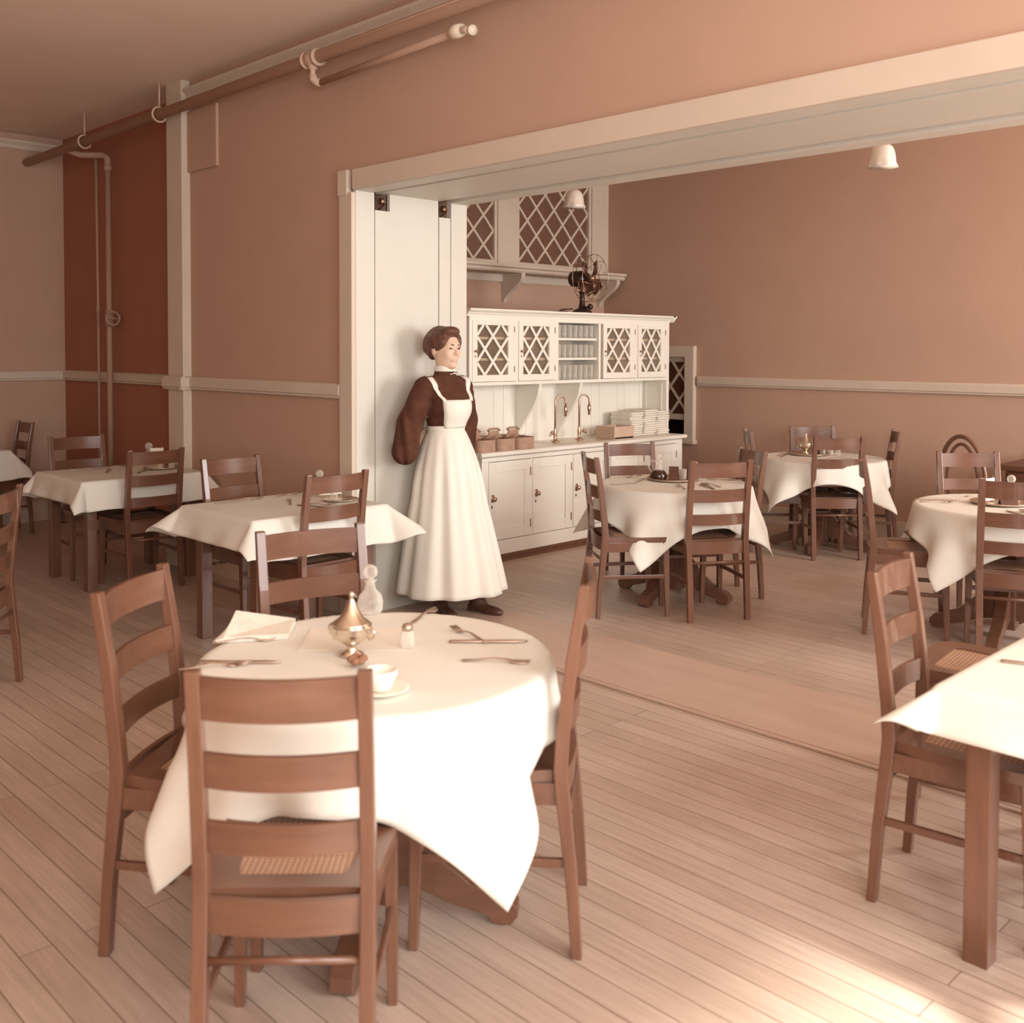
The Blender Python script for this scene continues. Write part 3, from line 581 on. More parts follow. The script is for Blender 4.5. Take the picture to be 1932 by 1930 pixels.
# ------------------------------------------------------------------ slat-back chairs
def make_chair(label, loc, rz, s, group):
    """origin on the floor midway between the rear feet; faces local +Y"""
    t = thing('dining_chair', label, 'chair', loc, rz, group, s)
    w = .1775
    for sx in (-1, 1):
        mb = MB(); P = [(-.042, 0, .026), (-.028, .20, .030), (-.006, .40, .036), (0.0, .47, .036), (-.006, .56, .034), (-.026, .74, .031), (-.056, .93, .025)]
        vs = []
        for y, z, d in P:
            hw = .0165 if z < .9 else .0155
            vs += [(sx*w-hw, y-d/2, z), (sx*w+hw, y-d/2, z), (sx*w+hw, y+d/2, z), (sx*w-hw, y+d/2, z)]
        fs = [(3, 2, 1, 0)]+[(4*i+a, 4*i+(a+1) % 4, 4*i+4+(a+1) % 4, 4*i+4+a) for i in range(6) for a in range(4)]+[(24, 25, 26, 27)]
        newobj('back_post', mb.add(vs, fs), M_oakv, t, bevel=.0035)
        mb = MB(); mb.bar((sx*.188, .355, .44), (sx*.192, .368, 0), .036, .036, (0, 1, 0), .024, .024); newobj('leg', mb, M_oakv, t, bevel=.003)
    def slat(z0, z1, yb, bow, th=.012, nm='slat'):
        mb = MB(); n = 12; vs = []
        for i in range(n+1):
            u = -1+2*i/n; x = u*(w-.012); y = yb-bow*(1-u*u)
            for dz, dy in ((z0, -th/2), (z1, -th/2-.003), (z1, th/2-.003), (z0, th/2)): vs.append((x, y+dy, dz))
        fs = [(0, 1, 2, 3), (4*n+3, 4*n+2, 4*n+1, 4*n)]+[(4*i+a, 4*i+(a+1) % 4, 4*i+4+(a+1) % 4, 4*i+4+a) for i in range(n) for a in range(4)]
        o = newobj(nm, mb.add(vs, fs), M_oakh, t, smooth='auto'); return o
    slat(.831, .916, -.045, .028); slat(.688, .759, -.022, .028); slat(.552, .616, -.006, .025)
    slat(.385, .458, .0, .018, .016, 'rear_rail')
    # seat: rounded front, frame with caned panel
    out = [(-.172, .015), (-.192, .10), (-.207, .24), (-.212, .33), (-.203, .375), (-.17, .402), (-.10, .413), (0, .416), (.10, .413), (.17, .402), (.203, .375), (.212, .33), (.207, .24), (.192, .10), (.172, .015)]
    inn = [(-.118, .075), (-.126, .12), (-.136, .22), (-.140, .30), (-.136, .325), (-.12, .338), (-.07, .342), (0, .343), (.07, .342), (.12, .338), (.136, .325), (.140, .30), (.136, .22), (.126, .12), (.118, .075)]
    n = len(out); mb = MB()
    sad = lambda x, y: .466-.010*(1-min(1, (x/.2)**2))*math.sin(PI*min(1, max(0, y/.42)))
    vs = [(x, y, .436) for x, y in out]+[(x, y, sad(x, y)) for x, y in out]+[(x, y, sad(x, y)) for x, y in inn]+[(x, y, .440) for x, y in inn]
    fs = []
    for a in range(3): fs += [(a*n+i, a*n+(i+1) % n, (a+1)*n+(i+1) % n, (a+1)*n+i) for i in range(n)]
    fs += [(3*n+i, 3*n+(i+1) % n, (i+1) % n, i) for i in range(n)]
    newobj('seat', mb.add(vs, fs), M_oak, t, smooth='auto')
    mb = MB(); vs = [(x*1.02, .21+(y-.21)*1.02, sad(x, y)-.004) for x, y in inn]; vs.append((0, .21, .452)); newobj('cane_panel', mb.add(vs, [(i, (i+1) % n, n) for i in range(n)]), M_cane, t, smooth=True)
    for sx in (-1, 1): newobj('side_rail', MB().bar((sx*.176, .01, .408), (sx*.188, .35, .408), .018, .055), M_oakh, t, bevel=.002)
    newobj('front_rail', MB().bar((-.18, .352, .412), (.18, .352, .412), .018, .048), M_oakh, t, bevel=.002)
    for sx in (-1, 1): newobj('stretcher', MB().bar((sx*.1775, -.026, .235), (sx*.19, .362, .235), .014, .022), M_oakh, t, bevel=.003)
    newobj('stretcher', MB().tube([(-.17, -.018, .335), (.17, -.018, .335)], .0085, 8), M_oakh, t, True)
    newobj('stretcher', MB().bar((-.185, .36, .30), (.185, .36, .30), .014, .022), M_oakh, t, bevel=.003)
    return t
CH = [  # x, y, facing (deg), scale, label, group
 (-1.753, 1.100, 136.5, 1.0, 'slat-back chair nearest the camera, its caned seat showing between the slats', 'chairs at the nearest round table'),
 (-2.640, 1.244, 38, 1.002, 'dark slat-back chair in shade behind the hanging cloth corner of the nearest round table', 'chairs at the nearest round table'),
 (-2.939, 1.973, -14, 1.006, 'slat-back chair with sunlit slats on the far side of the nearest round table', 'chairs at the nearest round table'),
 (-1.861, 2.046, 219, 1.028, 'slat-back chair seen edge-on in the open floor beside the nearest round table', 'chairs at the nearest round table'),
 (-5.280, 3.000, 3, .997, 'slat-back chair on the alcove side of the wall table beside the doorway', 'chairs at the wall tables'),
 (-4.340, 3.000, 182, .999, 'slat-back chair with its back to us at the wall table beside the doorway', 'chairs at the wall tables'),
 (-7.250, 2.900, -1, 1.005, 'slat-back chair with a bright reflecting top slat, at the alcove table near the pipes', 'chairs at the wall tables'),
 (-6.300, 2.985, 180, .976, 'dark slat-back chair before the pilaster, back to us, at the alcove table', 'chairs at the wall tables'),
 (-9.06, 3.12, -92, .999, 'slat-back chair against the end wall behind the farthest cloth', 'chairs at the wall tables'),
 (-4.860, 1.560, 232, .99, 'slat-back chair cut by the edge of the photo, one post and slat ends in view', 'chairs at the wall tables'),
 (-3.956, 4.632, 54, 1.0, 'slat-back chair seen side-on between the waitress and the table with the syrup jug', 'chairs at the table with the syrup jug'),
 (-4.517, 5.643, -32, .965, 'slat-back chair facing us against the base cabinet doors', 'chairs at the table with the syrup jug'),
 (-3.349, 4.965, 149, .993, 'slat-back chair turned away from us in front of the table with the syrup jug', 'chairs at the table with the syrup jug'),
 (-3.600, 5.640, 238, .99, 'slat-back chair between the syrup jug table and the far wall table', 'chairs at the table with the syrup jug'),
 (-4.371, 6.983, 40, 1.0, 'slat-back chair seen edge-on by the pass-through window side of the far wall table', 'chairs at the far wall table'),
 (-4.308, 7.794, -43, .987, 'slat-back chair against the far wall, behind the silver sugar bowl', 'chairs at the far wall table'),
 (-3.707, 7.039, 138, .987, 'slat-back chair with its back to us in front of the far wall table', 'chairs at the far wall table'),
 (-3.607, 7.680, 213, .999, 'tilted-looking slat-back chair between the far wall table and the bentwood chair', 'chairs at the far wall table'),
 (-2.657, 5.480, 27, 1.02, 'slat-back chair edge-on, caned seat under the cloth of the table by the desk', 'chairs at the table by the desk'),
 (-2.529, 6.511, -48, .989, 'slat-back chair in front of the bentwood chair', 'chairs at the table by the desk'),
 (-1.810, 5.280, 117, 1.0, 'slat-back chair turned away from us, hiding the tray of the table by the desk', 'chairs at the table by the desk'),
 (-1.17, 3.70, 186, .99, 'slat-back chair on the doorway threshold, only its caned seat showing past the square table', 'chairs at the square table'),
 (-1.298, 2.914, 9, .999, 'slat-back chair pushed under the square table at the edge of the photo', 'chairs at the square table'),
]
chair0 = None
for x, y, a, s, lab, g in CH:
    rz = math.radians(a-90)
    if chair0 is None: chair0 = make_chair(lab, (x, y, 0), rz, s, g)
    else: dup(chair0, (x, y, 0), rz, lab, g, s)
chair0.scale = (.935, .985, 1.0)
# bentwood chair
t = thing('bentwood_chair', 'bentwood chair with two nested hoops in its back, by the dark desk', 'chair', (-2.86, 7.30, 0), math.radians(-15))
def hoop(w, top, bot, lean): return [(w*math.cos(a), -lean*(1-(top-(bot+(top-bot)*math.sin(a)))/max(.01, top)), bot+(top-bot)*math.sin(a)) for a in [PI*i/22 for i in range(23)]]
h1 = [(.19, .02, 0), (.185, .0, .44)]+hoop(.185, .955, .62, .07)+[(-.185, .0, .44), (-.19, .02, 0)]
newobj('outer_bow', MB().tube(h1, .0155, 10), M_oakv, t, True)
newobj('inner_bow', MB().tube([(.125, 0, .45)]+hoop(.125, .90, .62, .065)+[(-.125, 0, .45)], .012, 10), M_oakv, t, True)
newobj('seat', MB().lathe([(.001, .435), (.205, .435), (.215, .45), (.205, .465), (.001, .46)], (0, .2, 0), 28), M_oak, t, True)
for sx in (-1, 1): newobj('leg', MB().tube([(sx*.14, .33, .44), (sx*.17, .37, 0)], [.018, .013], 10), M_oakv, t, True)
newobj('hoop_stretcher', MB().tube([(.17*math.cos(a), .2+.17*math.sin(a), .22) for a in [2*PI*i/24 for i in range(24)]], .009, 8, closed=True), M_oakv, t, True)
# desk
t = thing('desk', 'dark wooden desk against the far wall at the edge of the photo', 'desk', (-2.03, 7.75, 0))
newobj('desk_top', MB().box((-.68, -.36, .725), (.68, .34, .76)), M_darkwood, t, bevel=.005)
mb = MB(); mb.box((-.62, -.32, .10), (-.25, .32, .725)); mb.box((.25, -.32, .10), (.62, .32, .725)); mb.box((-.25, .29, .30), (.25, .32, .725)); newobj('pedestals', mb, M_darkwood, t, bevel=.004)
for sx in (-.435, .435):
    for z in (.14, .34, .54): 
        d = newobj('drawer', MB().box((sx-.16, -.333, z), (sx+.16, -.318, z+.17)), M_darkwood, t, bevel=.004)
        newobj('knob', MB().ball((sx, -.345, z+.085), .014), M_brass, d, True)
newobj('back_shelf', MB().box((-.68, .30, .76), (.68, .34, .80)), M_darkwood, t)
for sx in (-.59, .59):
    for sy in (-.29, .29): newobj('leg', MB().box((sx-.03, sy-.03, 0), (sx+.03, sy+.03, .10)), M_darkwood, t)
mb = MB(); mb.prism([(-.10, 0), (.12, 0), (.13, .02), (.07, .05), (.02, .045), (-.03, .02)], (0, -.05, 0), (1, 0, 0), (0, 0, 1), (0, 1, 0), .10)
tag(newobj('crumpled_paper', mb, M_napkin, loc=(-2.36, 7.72, .761)), 'crumpled pale paper lying on the dark desk', 'paper')

# ------------------------------------------------------------------ tables and cloths
def pedestal_table(label, c, a0, R=.455, top=.708):
    t = thing('round_table', label, 'table', (c[0], c[1], 0), math.radians(a0), 'round pedestal tables')
    newobj('tabletop', MB().lathe([(.001, top-.03), (R-.012, top-.03), (R, top-.02), (R, top-.006), (R-.006, top), (.001, top)], n=48), M_oak, t, smooth='auto')
    newobj('pedestal', MB().lathe([(.12, top-.055), (.12, top-.03)], n=20).box((-.055, -.055, .05), (.055, .055, top-.05)), M_oak, t, bevel=.006)
    for k in range(4):
        a = k*PI/2; ex = (math.cos(a), math.sin(a), 0); en = (-math.sin(a), math.cos(a), 0)
        up = [(.05, .30), (.085, .285), (.13, .235), (.19, .165), (.26, .11), (.33, .085), (.365, .075), (.388, .05), (.39, .025), (.372, .004), (.345, 0), (.318, .006), (.305, .026), (.27, .035), (.20, .055), (.13, .085), (.05, .10)]
        mb = MB(); mb.prism(up, Vector(en)*(-.03), ex, (0, 0, 1), en, .06); newobj('foot', mb, M_oakh, t, bevel=.004)
    return t
def square_table(label, lo, hi, top=.708, apron=True):
    cx, cy = (lo[0]+hi[0])/2, (lo[1]+hi[1])/2; hx, hy = (hi[0]-lo[0])/2, (hi[1]-lo[1])/2
    t = thing('square_table', label, 'table', (cx, cy, 0), 0, 'straight-legged tables')
    newobj('tabletop', MB().box((-hx, -hy, top-.028), (hx, hy, top)), M_oak, t, bevel=.004)
    mb = MB(); lx, ly = hx-.075, hy-.075
    for s in (-1, 1):
        mb.box((-lx, s*ly-.011, top-.115), (lx, s*ly+.011, top-.028)); mb.box((s*lx-.011, -ly, top-.115), (s*lx+.011, ly, top-.028))
    newobj('apron', mb, M_oakh, t)
    for sx in (-1, 1):
        for sy in (-1, 1): newobj('leg', MB().box((sx*lx-.031, sy*ly-.031, 0), (sx*lx+.031, sy*ly+.031, top-.028)), M_oakv, t, bevel=.003)
    return t
def cloth(label, c, shape, size, rot=0.0, S_=1.23, z=.711, seed=0, fold=.30, flare=.16, cf=.42, off=(0, 0)):
    """a square linen cloth laid over the table: flat on top, falling past the edge, flaring and folding at its corners"""
    rnd = random.Random(seed); n = 76; h = S_/2; vs = []; ph = [rnd.uniform(0, 6.28) for _ in range(6)]
    cr, sr = math.cos(rot), math.sin(rot)
    for j in range(n+1):
        for i in range(n+1):
            u = -h+S_*i/n; v = -h+S_*j/n
            u += off[0]; v += off[1]
            if shape == 'round':
                R = size; a = PI/4
                r = math.hypot(u, v)
                phi = math.atan2(v, u)
                if r <= R: x, y, zz = u, v, z+.0012*math.sin(9*u+ph[0])*math.sin(8*v+ph[1])
                else:
                    d = r-R; q = math.cos(4*(phi-PI/4)); wv = math.cos(8*(phi-PI/4)); g = min(1, d/.22)
                    ang = flare+cf*max(0, q)**3*g*.55+fold*wv*g*.62*(.65+.35*math.sin(3*phi+ph[2]))+.10*g*math.sin(13*phi+ph[3])
                    ang = max(.02, min(1.2, ang)); b = .018
                    if d < b*PI/2: x0 = R+b*math.sin(d/b); zz = z-b*(1-math.cos(d/b))
                    else: e = d-b*PI/2; x0 = R+b+e*math.sin(ang)*1.0; zz = z-b-e*math.cos(ang)
                    tw = .07*g*math.sin(8*(phi-PI/4)+.6*math.sin(phi*2+ph[4]))
                    x, y = x0*math.cos(phi+tw*0), x0*math.sin(phi+tw*0)
            else:
                hx, hy = size; qx = max(-hx, min(hx, u)); qy = max(-hy, min(hy, v)); ex, ey = u-qx, v-qy; d = math.hypot(ex, ey)
                if d < 1e-6: x, y, zz = u, v, z+.0012*math.sin(9*u+ph[0])*math.sin(8*v+ph[1])
                else:
                    al = math.atan2(abs(ey), abs(ex)); co = math.sin(2*al)
                    g = min(1, d/.15)
                    s_ = u if abs(ey) > abs(ex) else v
                    ang = flare+cf*co**1.0+(.10*math.sin(9*s_+ph[2])+.06*math.sin(21*s_+ph[3]))*g*(1-co)
                    b = .012
                    if d < b*PI/2: o_ = b*math.sin(d/b); zz = z-b*(1-math.cos(d/b))
                    else: e = d-b*PI/2; o_ = b+e*math.sin(ang); zz = z-b-e*math.cos(ang)
                    x = qx+ex/d*o_; y = qy+ey/d*o_
            vs.append((c[0]+x*cr-y*sr, c[1]+x*sr+y*cr, zz))
    fs = [(j*(n+1)+i, j*(n+1)+i+1, (j+1)*(n+1)+i+1, (j+1)*(n+1)+i) for j in range(n) for i in range(n)]
    o = newobj('tablecloth', MB().add(vs, fs), M_cloth, None, True)
    m = o.modifiers.new('thick', 'SOLIDIFY'); m.thickness = .0018; m.offset = 1
    return tag(o, label, 'tablecloth', 'white tablecloths')
T1, T6, T7, T8, T5 = (-2.232, 1.692), (-3.86, 5.25), (-4.0, 7.36), (-2.05, 5.80), (-5.72, 1.22)
pedestal_table('nearest round table, one scrolled pedestal foot showing beyond the cloth', T1, 40)
pedestal_table('round pedestal table under the cloth with the dark syrup jug', T6, 8)
pedestal_table('round pedestal table closest to the far wall', T7, 20)
pedestal_table('round pedestal table under the cloth near the dark desk', T8, 10)
pedestal_table('round table mostly outside the photo, only its cloth corner showing', T5, 20)
# cloth corners point along rot+45deg in the cloth frame
dg = math.radians
cloth('white cloth with two long hanging corners on the nearest round table', T1, 'round', .465, dg(-6-45), seed=1, S_=1.27, off=(.05, -.01), cf=.16)
cloth('white cloth with a broad pointed corner on the syrup jug table', T6, 'round', .465, dg(19-45), seed=2, S_=1.28, off=(.04, -.02), fold=.10, flare=.20, cf=.34)
cloth('white cloth on the round table closest to the far wall', T7, 'round', .465, dg(-8-45), seed=3, S_=1.25, fold=.16, cf=.34)
cloth('white cloth with a shaded hanging side on the table near the desk', T8, 'round', .465, dg(-10-45), seed=4, S_=1.27, fold=.14, flare=.2, cf=.36)
cloth('white cloth corner poking out behind the chair cut by the edge of the photo', T5, 'round', .465, dg(48-45), seed=5)
TW = ((-5.12, 2.60), (-4.42, 3.41)); TA = ((-7.17, 2.59), (-6.43, 3.41)); TE = ((-9.45, 2.2), (-8.85, 2.97)); TS = ((-1.06, 2.575), (-.32, 3.36))
square_table('square table against the wall beside the wide doorway', *TW)
square_table('square table in front of the alcove and pilaster', *TA)
square_table('square table farthest away, by the end wall', *TE)
square_table('square table at the edge of the photo with one thick straight leg in full view', *TS)
def sq(label, T, seed, **k):
    (x0, y0), (x1, y1) = T
    cloth(label, ((x0+x1)/2, (y0+y1)/2), 'rect', ((x1-x0)/2+.004, (y1-y0)/2+.004), 0, seed=seed, **k)
sq('white cloth with stiff flaring corners on the wall table beside the doorway', TW, 11, S_=1.14, flare=.38, cf=.62)
sq('white cloth on the table in front of the alcove', TA, 12, S_=1.14, flare=.26, cf=.5)
sq('white cloth on the farthest table by the end wall', TE, 13, S_=1.12, flare=.26, cf=.55)
sq('brightly lit white cloth on the square table at the edge of the photo', TS, 14, S_=1.05, flare=.30, cf=.72)

# ------------------------------------------------------------------ signed-distance modelling for the person
def surface_nets(fn, xs, ys, zs):
    X, Y, Z = np.meshgrid(xs, ys, zs, indexing='ij'); F = fn(X, Y, Z).astype(np.float32)
    inn = F < 0; nx, ny, nz = F.shape
    cnt = np.zeros((nx-1, ny-1, nz-1), np.int8)
    cs = [(i, j, k) for i in (0, 1) for j in (0, 1) for k in (0, 1)]
    for i, j, k in cs: cnt += inn[i:nx-1+i, j:ny-1+j, k:nz-1+k]
    act = (cnt > 0) & (cnt < 8); idx = -np.ones(act.shape, np.int64); A = np.argwhere(act); idx[act] = np.arange(len(A))
    P = np.zeros((len(A), 3)); n = np.zeros(len(A))
    co = [np.asarray(xs), np.asarray(ys), np.asarray(zs)]
    for a in cs:
        for ax in range(3):
            if a[ax] == 1: continue
            b = list(a); b[ax] = 1
            ia = A+np.array(a); ib = A+np.array(b); fa = F[ia[:, 0], ia[:, 1], ia[:, 2]]; fb = F[ib[:, 0], ib[:, 1], ib[:, 2]]
            m = (fa < 0) != (fb < 0); t = np.where(m, fa/np.where(m, fa-fb, 1), 0)
            pa = np.stack([co[d][ia[:, d]] for d in range(3)], 1); pb = np.stack([co[d][ib[:, d]] for d in range(3)], 1)
            P += np.where(m[:, None], pa+(pb-pa)*t[:, None], 0); n += m
    P /= n[:, None]; faces = []
    for ax in range(3):
        o1, o2 = [d for d in range(3) if d != ax]
        s0 = [slice(1, -1)]*3; s0[ax] = slice(0, -1); s1 = list(s0); s1[ax] = slice(1, None)
        f0 = inn[tuple(s0)]; f1 = inn[tuple(s1)]; E = np.argwhere(f0 != f1)
        if not len(E): continue
        base = E.copy(); base[:, o1] += 1; base[:, o2] += 1
        fl = f0[E[:, 0], E[:, 1], E[:, 2]]
        q = []
        for da, db in ((-1, -1), (0, -1), (0, 0), (-1, 0)):
            c = base.copy(); c[:, o1] += da; c[:, o2] += db; q.append(idx[c[:, 0], c[:, 1], c[:, 2]])
        q = np.stack(q, 1); q[~fl] = q[~fl][:, ::-1]
        if ax == 1: q = q[:, ::-1]
        faces.append(q)
    return P, np.concatenate(faces)
def sdf_obj(name, fn, xs, ys, zs, m, parent):
    P, Fc = surface_nets(fn, xs, ys, zs); mb = MB(); mb.v = [tuple(p) for p in P]; mb.f = [tuple(int(i) for i in f) for f in Fc]
    return newobj(name, mb, m, parent, True)
def ell(X, Y, Z, c, r, rot=0.0, tilt=0.0):
    x, y, z = X-c[0], Y-c[1], Z-c[2]
    if rot: x, y = x*math.cos(rot)+y*math.sin(rot), -x*math.sin(rot)+y*math.cos(rot)
    if tilt: x, z = x*math.cos(tilt)+z*math.sin(tilt), -x*math.sin(tilt)+z*math.cos(tilt)
    k0 = np.sqrt((x/r[0])**2+(y/r[1])**2+(z/r[2])**2); k1 = np.sqrt((x/r[0]**2)**2+(y/r[1]**2)**2+(z/r[2]**2)**2)+1e-9
    return k0*(k0-1)/k1
def cap(X, Y, Z, a, b, ra, rb):
    a = np.array(a, float); b = np.array(b, float); d = b-a; L = d@d
    t = np.clip(((X-a[0])*d[0]+(Y-a[1])*d[1]+(Z-a[2])*d[2])/L, 0, 1)
    return np.sqrt((X-a[0]-t*d[0])**2+(Y-a[1]-t*d[1])**2+(Z-a[2]-t*d[2])**2)-(ra+(rb-ra)*t)
def smin(a, b, k): h = np.clip(.5+.5*(b-a)/k, 0, 1); return b+(a-b)*h-k*h*(1-h)
HR = math.radians(0)                       # the head is turned a little towards the camera's right
def hp(x, y, z): return (x*math.cos(HR)-y*math.sin(HR)-.005, x*math.sin(HR)+y*math.cos(HR), z)
ELB = {-1: (-.060, -.262, .950), 1: (-.085, .228, .965)}; WRI = {-1: (-.132, -.065, 1.035), 1: (-.138, .085, 1.05)}
SHO = {-1: (-.015, -.160, 1.325), 1: (-.015, .155, 1.325)}
HZ = 1.553
def body(X, Y, Z):
    d = ell(X, Y, Z, hp(-.008, 0, HZ+.018), (.096, .076, .098), HR)
    d = smin(d, ell(X, Y, Z, hp(.022, 0, HZ-.045), (.066, .057, .082), HR), .03)
    d = smin(d, ell(X, Y, Z, hp(.068, 0, HZ-.102), (.020, .022, .017), HR), .02)         # chin
    for s in (-1, 1): d = smin(d, ell(X, Y, Z, hp(.058, s*.036, HZ-.028), (.026, .022, .026), HR), .02)   # cheeks
    d = smin(d, ell(X, Y, Z, hp(.072, 0, HZ+.022), (.022, .050, .013), HR), .018)        # brow
    for s in (-1, 1): d = -smin(-d, ell(X, Y, Z, hp(.094, s*.031, HZ+.001), (.013, .017, .010), HR), .012)  # sockets
    for s in (-1, 1): d = smin(d, ell(X, Y, Z, hp(.076, s*.031, HZ+.000), (.012, .015, .009), HR), .004)   # eyelids
    d = smin(d, cap(X, Y, Z, hp(.085, 0, HZ+.006), hp(.108, 0, HZ-.030), .0065, .0095), .008)             # nose
    for s in (-1, 1): d = smin(d, ell(X, Y, Z, hp(.097, s*.0095, HZ-.034), (.009, .0065, .0065), HR), .005)
    d = smin(d, ell(X, Y, Z, hp(.083, 0, HZ-.066), (.012, .024, .012), HR), .012)
    d = smin(d, ell(X, Y, Z, hp(.0905, 0, HZ-.060), (.007, .021, .0045), HR), .004)      # lips
    d = smin(d, ell(X, Y, Z, hp(.0885, 0, HZ-.0705), (.007, .018, .005), HR), .004)
    for s in (-1, 1):
        e = ell(X, Y, Z, hp(-.012, s*.080, HZ-.012), (.018, .009, .031), HR+s*.3); e = -smin(-e, ell(X, Y, Z, hp(-.008, s*.089, HZ-.008), (.009, .006, .018), HR), .004); d = smin(d, e, .006)
    d = smin(d, cap(X, Y, Z, (-.012, 0, 1.35), (-.004, 0, 1.475), .054, .049), .03)
    d = smin(d, ell(X, Y, Z, (0, 0, 1.22), (.098, .140, .17)), .05)
    d = smin(d, cap(X, Y, Z, (-.012, -.13, 1.335), (-.012, .13, 1.335), .05, .05), .05)
    d = smin(d, ell(X, Y, Z, (.0, 0, 1.07), (.078, .094, .12)), .05)
    d = smin(d, ell(X, Y, Z, (-.01, 0, .93), (.095, .128, .14)), .05)
    for s in (-1, 1):
        d = smin(d, cap(X, Y, Z, (0, s*.08, .90), (.01, s*.07, .50), .082, .055), .04); d = smin(d, cap(X, Y, Z, (.01, s*.07, .50), (.0+(.05 if s > 0 else 0), s*.07, .09), .052, .034), .02)
        a = smin(cap(X, Y, Z, SHO[s], ELB[s], .047, .038), cap(X, Y, Z, ELB[s], WRI[s], .037, .025), .015); d = smin(d, a, .02)
        w = np.array(WRI[s]); iv = np.array([0, -s*1.0, .10]); iv /= np.linalg.norm(iv); up = np.array([0, .1*s, 1.0])
        pc = w+iv*.045; d = smin(d, ell(X, Y, Z, pc, (.014, .046, .038)), .015)
        for q, Lf in enumerate((.062, .07, .066, .05)):
            b0 = w+iv*.075+up*(.027-.018*q); b1 = b0+iv*Lf*.55+np.array([.004, 0, 0]); b2 = b1+iv*Lf*.42+np.array([.012, 0, -.006])
            d = smin(d, smin(cap(X, Y, Z, b0-iv*.02, b1, .0088, .0078), cap(X, Y, Z, b1, b2, .0078, .0066), .003), .004)
        t0 = w+iv*.03+up*.028; d = smin(d, cap(X, Y, Z, t0, t0+iv*.03+up*.032, .0105, .0085), .006)
    return d
def arange(a, b, h): return np.arange(a, b+h, h)
person = thing('person', 'woman in dark blouse and long white apron leaning on the doorway jamb, arms behind', 'person', (-4.592, 3.985, 0), math.radians(2))
zs = np.concatenate([arange(.04, .88, .016), arange(.892, 1.40, .0062), arange(1.406, 1.68, .0037)])
b_ = sdf_obj('body', body, arange(-.20, .16, .0058), arange(-.33, .33, .0058), zs, M_skin, person)
# eyes, brows and mouth as small inset pieces
mb = MB()
for s in (-1, 1):
    c = hp(.0852, s*.031, HZ-.0005); mb.ball(c, .0074, 10, 6, (.9, 1.85, .68))
newobj('eyes', mb, M_eye, person, True)
mb = MB()
for s in (-1, 1): mb.tube([hp(.0955-.030*q*q, s*(.014+.034*q), HZ+.0185+.004*math.sin(PI*q)) for q in (0, .25, .5, .75, 1)], [.0024, .0036, .0038, .003, .0015], 6)
newobj('eyebrows', mb, M_hair, person, True)
mb = MB(); mb.tube([hp(.0935-.9*(q*.021)**2*14, q*.021, HZ-.0655-.0015*abs(q)) for q in (-1, -.5, 0, .5, 1)], [.0012, .003, .0036, .003, .0012], 6); newobj('mouth', mb, M_lip, person, True)
def hair(X, Y, Z):
    d = ell(X, Y, Z, hp(-.030, 0, HZ+.040), (.108, .098, .092), HR)
    d = smin(d, ell(X, Y, Z, hp(-.085, 0, HZ+.012), (.062, .082, .066), HR), .03)
    d = smin(d, ell(X, Y, Z, hp(.050, .0, HZ+.098), (.045, .055, .030), HR), .03)
    d = smin(d, ell(X, Y, Z, hp(-.062, 0, HZ-.045), (.035, .055, .04), HR), .03)
    for s in (-1, 1): d = smin(d, ell(X, Y, Z, hp(.012, s*.070, HZ+.040), (.055, .026, .045), HR), .02)
    d += .0035*np.sin(60*(Z-.35*X)+18*Y)*np.sin(22*X+14*Y)
    f = ell(X, Y, Z, hp(.105, 0, HZ-.055), (.075, .064, .128), HR); d = -smin(-d, f, .008)
    e = ell(X, Y, Z, hp(.0, 0, HZ-.09), (.09, .115, .085), HR); d = -smin(-d, e, .012)
    return d
sdf_obj('hair', hair, arange(-.19, .13, .0042), arange(-.14, .14, .0042), arange(1.44, 1.70, .0042), M_hair, person)
def blouse(X, Y, Z):
    d = ell(X, Y, Z, (0.012, 0, 1.23), (.120, .142, .155))
    d = smin(d, ell(X, Y, Z, (.035, 0, 1.20), (.105, .118, .10)), .05)
    d = smin(d, cap(X, Y, Z, (-.012, -.135, 1.335), (-.012, .135, 1.335), .057, .057), .05)
    d = smin(d, ell(X, Y, Z, (.006, 0, 1.085), (.092, .106, .10)), .03)
    d = smin(d, ell(X, Y, Z, (.002, 0, 1.13), (.096, .116, .09)), .03)
    d = smin(d, cap(X, Y, Z, (-.012, 0, 1.35), (-.006, 0, 1.425), .068, .060), .025)
    for s in (-1, 1):
        e = np.array(ELB[s]); sh = np.array(SHO[s]); m1 = sh*.45+e*.55+np.array([-.005, s*.018, 0]); w = np.array(WRI[s])
        a = smin(cap(X, Y, Z, sh, m1, .060, .072), cap(X, Y, Z, m1, e+np.array([0, 0, .015]), .074, .070), .02)
        a = smin(a, cap(X, Y, Z, e, e+(w-e)*.10, .064, .052), .02)
        th = np.arctan2(Y-e[1], X-e[0]); a = a+.007*np.sin(6*th+14*Z)*np.clip((1.36-Z)*4, 0, 1)
        d = smin(d, a, .018)
    d += .0025*np.sin(70*Y+9*np.sin(12*Z))*np.clip((Z-1.12)*5, 0, 1)*np.clip((1.40-Z)*8, 0, 1)
    d = np.maximum(d, Z-1.428)
    return d
sdf_obj('blouse', blouse, arange(-.205, .18, .0062), arange(-.36, .36, .0062), arange(.86, 1.45, .0062), M_dress, person)
def ringband(name, z0, z1, r0, r1, c, m, sc=1.0, par=person):
    mb = MB(); mb.lathe([(r0, z0), (r0+.003, z0+.004), (r1+.003, z1-.004), (r1, z1), (r1-.006, z1), (r0-.006, z0)], c, 28, Matrix.Diagonal((1, sc, 1, 1))); return newobj(name, mb, m, par, True)
ringband('collar', 1.418, 1.452, .062, .057, (-.006, 0, 0), M_apron)
